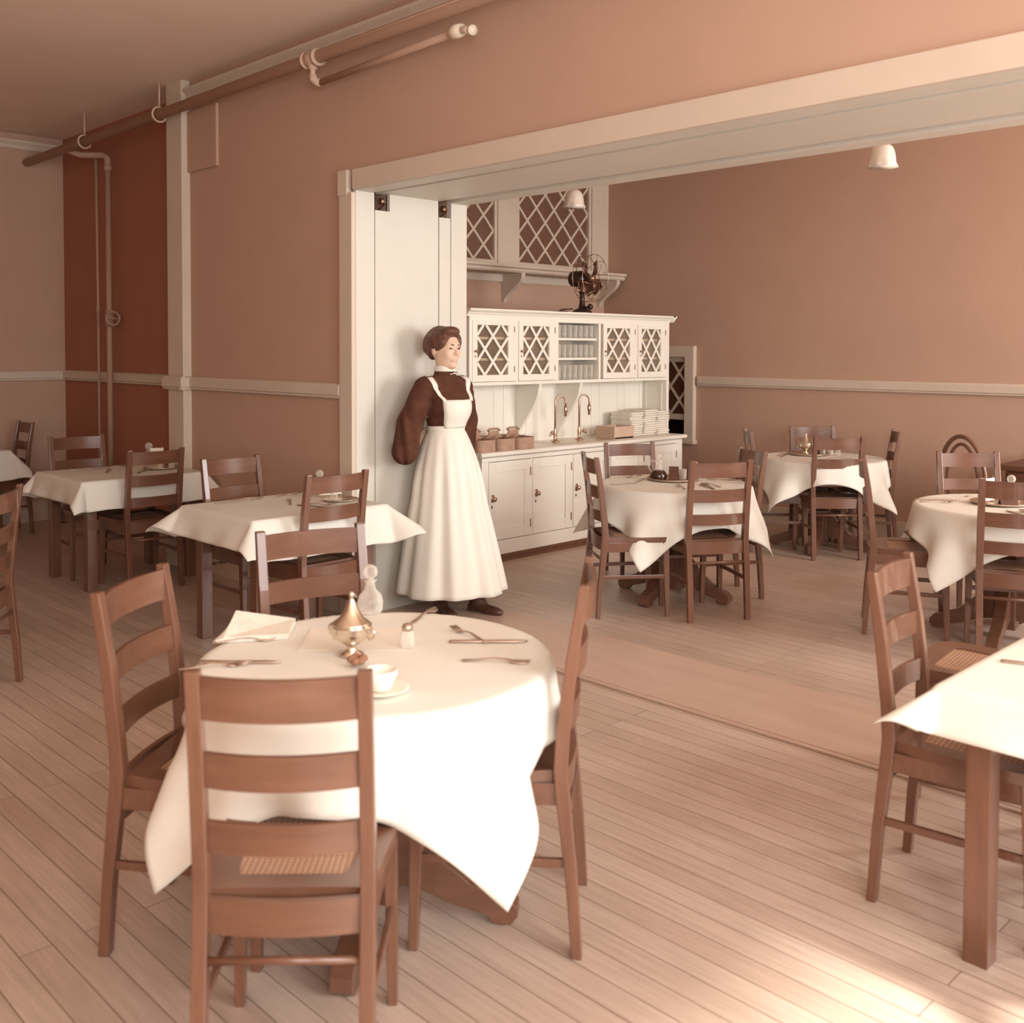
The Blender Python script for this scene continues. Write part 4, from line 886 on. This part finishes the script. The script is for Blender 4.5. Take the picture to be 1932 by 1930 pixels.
mb = MB(); mb.tube([(.069, -.030, 1.402), (.074, 0, 1.408), (.069, .030, 1.415)], .0035, 6); mb.ball((.075, 0, 1.408), .008); newobj('brooch', mb, M_silver, person, True)
# skirt of the apron
def skirt(rfun, z0, z1, n, k, clampx):
    vs = []
    for j in range(k+1):
        q = j/k; z = z1+(z0-z1)*q
        for i in range(n):
            a = 2*PI*i/n; rx, ry, cx, cy = rfun(q, a)
            x = cx+rx*math.cos(a); y = cy+ry*math.sin(a)
            if clampx is not None and x < clampx: x = clampx-(clampx-x)*.06
            vs.append((x, y, z+ (0 if j < k else 0)))
    fs = [(j*n+i, j*n+(i+1) % n, (j+1)*n+(i+1) % n, (j+1)*n+i) for j in range(k) for i in range(n)]
    return MB().add(vs, fs)
def rf(q, a):
    e = q**.80; g = min(1, q*3.2)
    f = 1+.040*g*math.sin(9*a+.6)*(.4+.6*q)+.028*g*math.sin(17*a+1.7+.8*math.sin(2*a))*(1-.3*q)+.03*q*math.sin(4*a+.4)
    bulge = .014*math.sin(PI*min(1, q*2.2)) if q < .45 else 0
    return (.092+.237*e+bulge)*f, (.108+.222*e+bulge*.8)*f, .008+.035*e, 0.0
sk = newobj('apron_skirt', skirt(rf, .14, 1.085, 140, 40, -.205), M_apron, person, True); m_ = sk.modifiers.new('thick', 'SOLIDIFY'); m_.thickness = .004
mb = MB(); mb.lathe([(.101, 1.068), (.104, 1.073), (.103, 1.106), (.100, 1.110), (.093, 1.110), (.094, 1.068)], (.006, 0, 0), 36, Matrix.Diagonal((1, 1.13, 1, 1))); newobj('waistband', mb, M_apron, person, True)
mb = MB(); mb.bar((-.115, .0, 1.08), (-.150, -.02, .74), .075, .006, (1, 0, 0)); mb.bar((-.115, .02, 1.08), (-.160, .05, .78), .06, .006, (1, 0, 0)); newobj('apron_ties', mb, M_apron, person)
# bib and straps follow the blouse surface
def front_x(y, z, d=.006):
    lo, hi = .0, .24
    for _ in range(22):
        m = (lo+hi)/2
        if float(blouse(np.array([m]), np.array([y]), np.array([z]))[0]) < 0: lo = m
        else: hi = m
    return hi+d
def patch(poly_rows, name):
    """rows of (z, y0, y1): a cloth panel lying on the chest"""
    vs = []; k = len(poly_rows); n = 10
    for z, y0, y1 in poly_rows:
        for i in range(n+1):
            y = y0+(y1-y0)*i/n; vs.append((front_x(y, z), y, z))
    # hold the panel taut across hollows
    fs = [(j*(n+1)+i, j*(n+1)+i+1, (j+1)*(n+1)+i+1, (j+1)*(n+1)+i) for j in range(k-1) for i in range(n)]
    o = newobj(name, MB().add(vs, fs), M_apron, person, True); m = o.modifiers.new('thick', 'SOLIDIFY'); m.thickness = .004; m.offset = 1
    return o
rows = []
for i in range(13):
    q = i/12; z = 1.09+.165*q; hw = .082+.030*math.sin(PI*q*.55)+.002*q; rows.append((z, -hw, hw))
patch(rows, 'bib')
def strap(s):
    vs = []; n = 26
    for i in range(n+1):
        q = i/n
        if q < .62:
            t = q/.62; z = 1.245+.125*t; y = s*(.098+.045*t)
            x = front_x(y, z, .005)
            if t > .8: x *= 1
        else:
            t = (q-.62)/.38; z = None
        if z is None:
            # over the shoulder and down the back
            ang = PI*.5*min(1, t*2); 
            z = 1.375+.022*math.sin(PI*min(1, t*1.6)*.5) if t < .5 else 1.397-.20*(t-.5)*2
            x0 = front_x(s*.143, 1.37, .005); x = x0*(1-t*2)+(-.04)*(t*2) if t < .5 else -.04-.085*min(1, (t-.5)*4)
            y = s*(.143-.045*t)
        for e in (-.019, .019): vs.append((x-.002*abs(e), y+e, z))
    fs = [(2*i, 2*i+1, 2*i+3, 2*i+2) for i in range(n)]
    o = newobj('strap', MB().add(vs, fs), M_apron, person, True); m = o.modifiers.new('thick', 'SOLIDIFY'); m.thickness = .005; m.offset = 0
strap(-1); strap(1)
# shoes
def shoe(cx, cy, rz):
    def fn(X, Y, Z):
        x = (X-cx)*math.cos(rz)+(Y-cy)*math.sin(rz); y = -(X-cx)*math.sin(rz)+(Y-cy)*math.cos(rz); z = Z
        d = smin(ell(x, y, z, (.075, 0, .030), (.085, .037, .028)), ell(x, y, z, (-.01, 0, .062), (.062, .034, .045)), .03)
        d = smin(d, cap(x, y, z, (-.015, 0, .08), (-.02, 0, .15), .036, .038), .025); d = smin(d, ell(x, y, z, (.13, 0, .024), (.04, .024, .018)), .02)
        d = np.maximum(d, -(z-.012+.0*x)) if False else np.maximum(d, .006-z)
        hl = np.maximum(np.maximum(np.abs(x+.045)-.026, np.abs(y)-.024), np.maximum(z-.05, .001-z)); d = smin(d, hl, .006)
        arch = ell(x, y, z, (.012, 0, .0), (.032, .06, .022)); d = -smin(-d, arch, .004)
        return d
    sdf_obj('shoe', fn, arange(cx-.19, cx+.22, .005), arange(cy-.19, cy+.19, .005), arange(-.004, .17, .005), M_shoe, person)
shoe(.06, -.085, math.radians(-16)); shoe(.20, .085, math.radians(8))

# ------------------------------------------------------------------ table settings
ZT = .7148
_me = {}
def inst(key, name, build, m, loc, rz, label, cat, group=None, s=1.0, smooth=True):
    if key not in _me: _me[key] = newobj(name, build(), m, None, smooth); o = _me[key]
    else: o = _me[key].copy(); C.objects.link(o)
    o.location = loc; o.rotation_euler = (0, 0, rz); o.scale = (s, s, s); return tag(o, label, cat, group)
def flat(mb, P, z, t=.0025):
    """P: (x, half width, height) stations of a blade or handle running along x"""
    vs = []
    for x, w, h in P: vs += [(x, -w, h), (x, w, h), (x, w, h+t), (x, -w, h+t)]
    k = len(P); fs = [(3, 2, 1, 0), (4*k-4, 4*k-3, 4*k-2, 4*k-1)]+[(4*i+a, 4*i+(a+1) % 4, 4*i+4+(a+1) % 4, 4*i+4+a) for i in range(k-1) for a in range(4)]
    return mb.add(vs, fs)
def b_knife(): return flat(MB(), [(-.11, .005, .001), (-.10, .0085, .001), (-.02, .007, .001), (-.01, .006, .001), (0, .0085, .001), (.07, .009, .001), (.10, .006, .001), (.115, .001, .001)], 0, .004)
def b_fork():
    mb = flat(MB(), [(-.095, .003, .002), (-.09, .0085, .001), (-.06, .006, .003), (-.01, .003, .010), (.02, .0035, .008), (.035, .011, .003), (.05, .0125, .001)], 0)
    for y in (-.0105, -.0035, .0035, .0105): mb.bar((.048, y, .0022), (.09, y*.95, .010), .0036, .0025)
    return mb
def b_spoon():
    mb = flat(MB(), [(-.095, .003, .002), (-.09, .0085, .001), (-.06, .006, .003), (-.01, .003, .010), (.025, .0035, .008), (.04, .012, .003), (.06, .0175, .001), (.075, .015, .002), (.088, .004, .006)], 0); return mb
def lay(kind, p0, p1, label, group):
    b = {'knife': b_knife, 'fork': b_fork, 'spoon': b_spoon}[kind]
    cx, cy = (p0[0]+p1[0])/2, (p0[1]+p1[1])/2
    return inst(kind, kind, b, M_cut, (cx, cy, ZT), math.atan2(p1[1]-p0[1], p1[0]-p0[0]), label, kind, group)
M_cut = mat('cutlery_silver', (.55, .43, .34), .32, metal=.85)
def at2(c, a, L=.19): a = math.radians(a); return (c[0]-L/2*math.cos(a), c[1]-L/2*math.sin(a)), (c[0]+L/2*math.cos(a), c[1]+L/2*math.sin(a))
G1, G2, G3, G6, G7, G8 = ('cutlery on the nearest round table', 'cutlery on the wall table by the doorway', 'cutlery on the alcove table', 'cutlery on the syrup jug table', 'cutlery on the far wall table', 'cutlery on the table near the desk')
def sugar_bowl(c, label, s=1.0):
    t = thing('sugar_bowl', label, 'bowl', (c[0], c[1], ZT), 0.4, 'silver sugar bowls', s)
    newobj('bowl', MB().lathe([(.034, 0), (.034, .004), (.016, .012), (.014, .028), (.03, .036), (.052, .05), (.058, .066), (.054, .078), (.056, .082), (.053, .084), (.001, .084)], n=28), M_silver, t, True)
    newobj('lid', MB().lathe([(.056, .084), (.05, .09), (.034, .102), (.02, .122), (.010, .146), (.006, .156), (.009, .164), (.006, .172), (.001, .174)], n=28), M_silver, t, True)
    for sx in (-1, 1): newobj('handle', MB().tube([(sx*(.054+.018*math.sin(a)), 0, .064+.016*math.cos(a)) for a in [PI*i/8 for i in range(9)]], .0035, 6), M_silver, t, True)
    return t
def decanter(c, label, s=1.0, m=None):
    t = thing('glass_cruet', label, 'cruet', (c[0], c[1], ZT), 0, 'glass cruets with ball stoppers', s)
    newobj('bottle', MB().lathe([(.001, 0), (.030, 0), (.034, .008), (.036, .03), (.030, .05), (.016, .064), (.013, .08), (.018, .09)], n=20), M_glass, t, True)
    newobj('stopper', MB().ball((0, 0, .112), .021, 16, 10).tube([(0, 0, .075), (0, 0, .095)], .009, 8), M_glass, t, True)
    return t
def jug(c, label, az):
    t = thing('syrup_jug', label, 'jug', (c[0], c[1], ZT), math.radians(az))
    newobj('belly', MB().lathe([(.001, 0), (.046, 0), (.054, .008), (.056, .024), (.048, .046), (.034, .062), (.001, .064)], n=24), M_liquid, t, True)
    newobj('neck', MB().lathe([(.036, .060), (.022, .078), (.018, .098), (.022, .116), (.027, .124)], n=20), M_glass, t, True)
    newobj('handle', MB().tube([(.045, 0, .05), (.062, 0, .075), (.062, 0, .105), (.045, 0, .122), (.022, 0, .115)], .005, 8), M_glass, t, True)
    newobj('stopper', MB().ball((0, 0, .155), .015, 14, 8).tube([(0, 0, .115), (0, 0, .148)], .007, 8), M_glass, t, True)
    return t
def tray(c, r, label): return inst('tray', 'round_tray', lambda: MB().lathe([(.001, 0), (.10, 0), (.118, .004), (.125, .011), (.122, .0125), (.115, .006), (.098, .003), (.001, .003)], n=36), M_cut, (c[0], c[1], ZT), 0, label, 'tray', 'metal trays on the tables', r)
def holder(c, az, label, h=.085, m=None, w=.06):
    t = thing('card_holder', label, 'holder', (c[0], c[1], ZT+.004), math.radians(az), 'card holders on the tables')
    mb = MB()
    for sy in (-1, 1): mb.add([(-w/2, sy*.022, 0), (w/2, sy*.022, 0), (w/2, sy*.022+.003, 0), (-w/2, sy*.022+.003, 0), (-w/2, sy*.004, h), (w/2, sy*.004, h), (w/2, sy*.004+.003, h), (-w/2, sy*.004+.003, h)], [(0,3,2,1),(4,5,6,7),(0,1,5,4),(1,2,6,5),(2,3,7,6),(3,0,4,7)])
    newobj('panels', mb, m or M_darkwood, t); newobj('base', MB().box((-w/2, -.026, -.003), (w/2, .026, .003)), m or M_darkwood, t); return t
def standcard(c, az, label, w=.10, h=.075):
    t = thing('menu_card', label, 'card', (c[0], c[1], ZT), math.radians(az), 'white cards standing on the tables')
    newobj('card', MB().box((-w/2, -.0015, .012), (w/2, .0015, h)), M_card, t); newobj('wire_stand', MB().tube([(-w/2+.01, -.02, .002), (-w/2+.01, 0, .012), (-w/2+.01, .004, h+.012)], .0025, 6).tube([(w/2-.01, -.02, .002), (w/2-.01, 0, .012), (w/2-.01, .004, h+.012)], .0025, 6).tube([(-w/2+.01, -.02, .002), (w/2-.01, -.02, .002)], .0025, 6), M_cut, t, True); return t
def tumbler(c, label, s=.85, z=0):
    o = tm.copy(); C.objects.link(o); o.location = (c[0], c[1], ZT+z); o.scale = (s, s, s*.8); return tag(o, label, 'glass', 'glasses on the tables')
def shaker(c, label, z=0, m=None):
    t = thing('salt_shaker', label, 'shaker', (c[0], c[1], ZT+z), 0, 'shakers on the tables')
    newobj('jar', MB().lathe([(.001, 0), (.019, 0), (.021, .006), (.018, .04), (.014, .05)], n=16), M_glass, t, True); newobj('cap', MB().lathe([(.015, .048), (.016, .058), (.011, .066), (.001, .069)], n=16), M_cut, t, True); return t
# nearest round table
def sheet(w, d): return MB().box((-w/2, -d/2, 0), (w/2, d/2, .0012))
inst('paper_mat', 'paper_mat', lambda: sheet(.30, .23), mat('paper', (.83, .765, .66), .8), (-2.40, 1.748, ZT-.001), math.radians(47), 'square paper mat under the sugar bowl on the nearest round table', 'mat', smooth=False)
sugar_bowl((-2.285, 1.645), 'silver sugar bowl with a pointed lid on the nearest round table', 1.0).location.z = ZT+.001
decanter((-2.615, 1.955), 'cut glass cruet with a ball stopper on the nearest round table', 1.15)
mb = MB()
for i in range(7):
    a = i*.9; mb.ball((.016*math.cos(a), .016*math.sin(a), .016+.004*(i % 2)), .013, 8, 6, (1, 1, .8))
tag(newobj('dried_flower', mb, mat('dried_petals', (.30, .15, .09), .8), None, True, loc=(-2.195, 1.598, ZT)), 'dark dried blossom at the foot of the sugar bowl on the nearest round table', 'flower')
shaker((-2.235, 1.80), 'glass shaker beside the paper mat on the nearest round table')
t = thing('teacup', 'white teacup half hidden by the post of the nearest chair', 'cup', (-1.985, 1.515, ZT), math.radians(100))
newobj('cup', MB().lathe([(.001, .012), (.022, .012), (.026, .016), (.036, .04), (.040, .062), (.038, .062), (.034, .04), (.001, .018)], n=24), M_card, t, True)
newobj('handle', MB().tube([(.036, 0, .05), (.055, 0, .05), (.058, 0, .035), (.033, 0, .026)], .0035, 6), M_card, t, True)
sc_ = inst('saucer', 'saucer', lambda: MB().lathe([(.001, 0), (.035, 0), (.06, .008), (.07, .012), (.068, .0135), (.055, .009), (.03, .004), (.001, .004)], n=28), M_card, (-1.985, 1.515, ZT), 0, 'white saucer under the teacup on the nearest round table', 'saucer')
t.location.z = ZT-.006
lay('knife', (-2.52, 1.30), (-2.35, 1.47), 'table knife closest to the dark chair on the nearest round table', G1)
lay('fork', *at2((-2.44, 1.325), 60), 'fork lying beside the knife closest to the dark chair', G1)
lay('spoon', *at2((-2.60, 1.50), 62), 'spoon under the folded napkin edge on the nearest round table', G1)
lay('knife', (-2.20, 1.905), (-2.03, 2.085), 'table knife toward the open floor on the nearest round table', G1)
lay('fork', *at2((-2.20, 2.00), 170, .15), 'fork above the open-floor knife on the nearest round table', G1)
lay('spoon', *at2((-1.96, 1.885), 40), 'spoon between the open-floor knife and the hanging cloth', G1)
lay('spoon', *at2((-2.46, 2.05), 118, .14), 'spoon behind the paper mat, on the far rim of the nearest round table', G1)
mb = MB(); 
for i in range(4):
    z0 = .004*i; a = .06*i; mb.add([(-.11+.01*i, -.085, z0), (.10, -.075, z0), (.115, .08, z0+.004), (-.06, .085, z0+.014+.006*i), (-.11+.01*i, -.085, z0+.003), (.10, -.075, z0+.003), (.115, .08, z0+.007), (-.06, .085, z0+.019+.006*i)], [(0,3,2,1),(4,5,6,7),(0,1,5,4),(1,2,6,5),(2,3,7,6),(3,0,4,7)])
o = tag(newobj('folded_napkin', mb, M_napkin, loc=(-2.655, 1.565, ZT)), 'loosely folded napkin on the rim of the nearest round table', 'napkin'); o.rotation_euler.z = math.radians(55)
# wall table by the doorway
standcard((-4.83, 3.335), 75, 'white card in a wire stand at the wall end of the doorway table', .13, .10)
decanter((-4.96, 3.35), 'glass cruet behind the white card on the doorway wall table', 1.05)
tray((-4.68, 3.30), .8, 'metal tray of condiments on the doorway wall table')
shaker((-4.70, 3.27), 'shaker on the tray at the doorway wall table', .004)
lay('knife', *at2((-5.02, 2.84), 85), 'knife nearest the alcove-side chair on the doorway wall table', G2)
lay('spoon', *at2((-5.05, 2.94), 82), 'spoon nearest the alcove-side chair on the doorway wall table', G2)
lay('fork', *at2((-5.04, 3.20), 100), 'fork along the far edge of the doorway wall table', G2)
lay('fork', *at2((-4.80, 3.05), 150), 'fork alone in the middle of the doorway wall table', G2)
for i, (k, x, y, a) in enumerate((('knife', -4.58, 3.06, 20), ('fork', -4.60, 3.10, 35), ('spoon', -4.63, 3.14, 50))): lay(k, *at2((x, y), a), '%s in the heap of cutlery behind the chair back on the doorway wall table' % k, G2)
# alcove table
decanter((-6.98, 3.28), 'glass cruet with a ball stopper on the alcove table', 1.25)
standcard((-6.92, 3.31), 60, 'small white card beside the cruet on the alcove table', .09, .13)
tray((-6.78, 3.28), 1.0, 'metal tray of condiments on the alcove table')
shaker((-6.75, 3.25), 'shaker on the tray at the alcove table', .004); shaker((-6.70, 3.31), 'second shaker at the wall side of the alcove table tray', .004)
lay('knife', *at2((-7.06, 2.86), 80), 'knife nearest the bright-topped chair on the alcove table', G3); lay('spoon', *at2((-7.08, 3.08), 95), 'spoon near the far edge of the alcove table', G3)
lay('fork', *at2((-6.85, 2.93), 150), 'fork alone in the middle of the alcove table', G3)
for k, x, y, a in (('knife', -6.70, 3.02, 160), ('fork', -6.66, 3.08, 140), ('spoon', -6.70, 3.13, 120)): lay(k, *at2((x, y), a), '%s in the heap of cutlery behind the chair back on the alcove table' % k, G3)
# syrup jug table
tray((-3.95, 5.36), 1.35, 'round tray under the dark syrup jug')
jug((-4.03, 5.31), 'glass jug half full of dark syrup on the table before the counter', 215)
holder((-3.935, 5.345), 30, 'dark card holder next to the syrup jug'); holder((-3.895, 5.47), 30, 'dark card holder farther from the syrup jug, by the bottle')
tumbler((-3.905, 5.40), 'glass tumbler between the two dark card holders', .8, .004)
t = thing('vinegar_bottle', 'small glass bottle with a pointed stopper at the tray edge by the syrup jug', 'bottle', (-3.84, 5.46, ZT+.004))
newobj('bottle', MB().lathe([(.001, 0), (.026, 0), (.029, .006), (.029, .045), (.020, .066), (.010, .085), (.009, .092)], n=18), M_glass, t, True); newobj('stopper', MB().lathe([(.009, .088), (.011, .096), (.006, .108), (.001, .116)], n=12), M_glass, t, True)
lay('knife', *at2((-4.03, 4.985), 64), 'knife near the side-on chair on the syrup jug table', G6); lay('knife', *at2((-4.05, 5.14), 115), 'knife leaning on the tray of the syrup jug', G6)
lay('fork', *at2((-3.69, 5.09), 140), 'fork on the near side of the syrup jug table', G6)
for k, x, y, a in (('knife', -3.60, 5.23, 150), ('fork', -3.62, 5.27, 135), ('spoon', -3.63, 5.31, 165)): lay(k, *at2((x, y), a), '%s in the bunch seen between the slats, on the syrup jug table' % k, G6)
lay('knife', *at2((-3.72, 5.60), 30), 'knife on the far rim of the syrup jug table', G6); lay('spoon', *at2((-4.24, 5.33), 100), 'spoon before the chair at the base cabinet, on the syrup jug table', G6)
# far wall table
tray((-4.16, 7.45), 1.3, 'round tray under the silver sugar bowl on the far wall table')
sb_ = sugar_bowl((-4.20, 7.47), 'silver sugar bowl with a pointed lid on the far wall table', .95); sb_.location.z = ZT+.005
holder((-4.10, 7.52), 60, 'dark card holder beside the silver sugar bowl on the far wall table')
tumbler((-4.07, 7.50), 'tumbler close to the card holder on the far wall table', .8, .004); tumbler((-4.02, 7.53), 'tumbler close to the shaker on the far wall table', .8)
shaker((-3.97, 7.56), 'shaker at the end of the row on the far wall table')
lay('spoon', *at2((-3.84, 7.36), 20), 'spoon seen between the slats on the far wall table', G7); lay('knife', *at2((-4.25, 7.22), 110), 'knife nearest the syrup table on the far wall table', G7); lay('fork', *at2((-4.29, 7.27), 95), 'fork next to the knife nearest the syrup table', G7)
# table near the desk
tray((-2.10, 5.83), 1.25, 'round tray beside the white card on the table near the desk')
standcard((-2.16, 5.83), 80, 'tall white card standing on the tray near the desk', .09, .135)
decanter((-2.10, 5.98), 'glass cruet with a ball stopper on the table near the desk', 1.1)
holder((-2.05, 5.80), 40, 'low dark holder on the tray near the desk', .03, None, .09)
lay('fork', *at2((-2.36, 5.63), 35), 'fork nearest us on the table near the desk', G8); lay('knife', *at2((-2.41, 5.70), 35), 'knife behind the nearest fork on the table near the desk', G8)
lay('fork', *at2((-2.30, 6.05), 60), 'fork on the far rim of the table near the desk', G8)
for k, x, y, a in (('knife', -1.90, 5.52, 140), ('fork', -1.88, 5.57, 125), ('spoon', -1.85, 5.61, 150)): lay(k, *at2((x, y), a), '%s in the bunch at the near side of the table near the desk' % k, G8)
# square table at the edge of the photo
lay('knife', *at2((-.92, 2.90), 20), 'knife nearest the chair on the square table at the photo edge', 'cutlery on the square table'); lay('knife', *at2((-.93, 3.12), 15), 'knife nearest the far rim of the square table at the photo edge', 'cutlery on the square table')
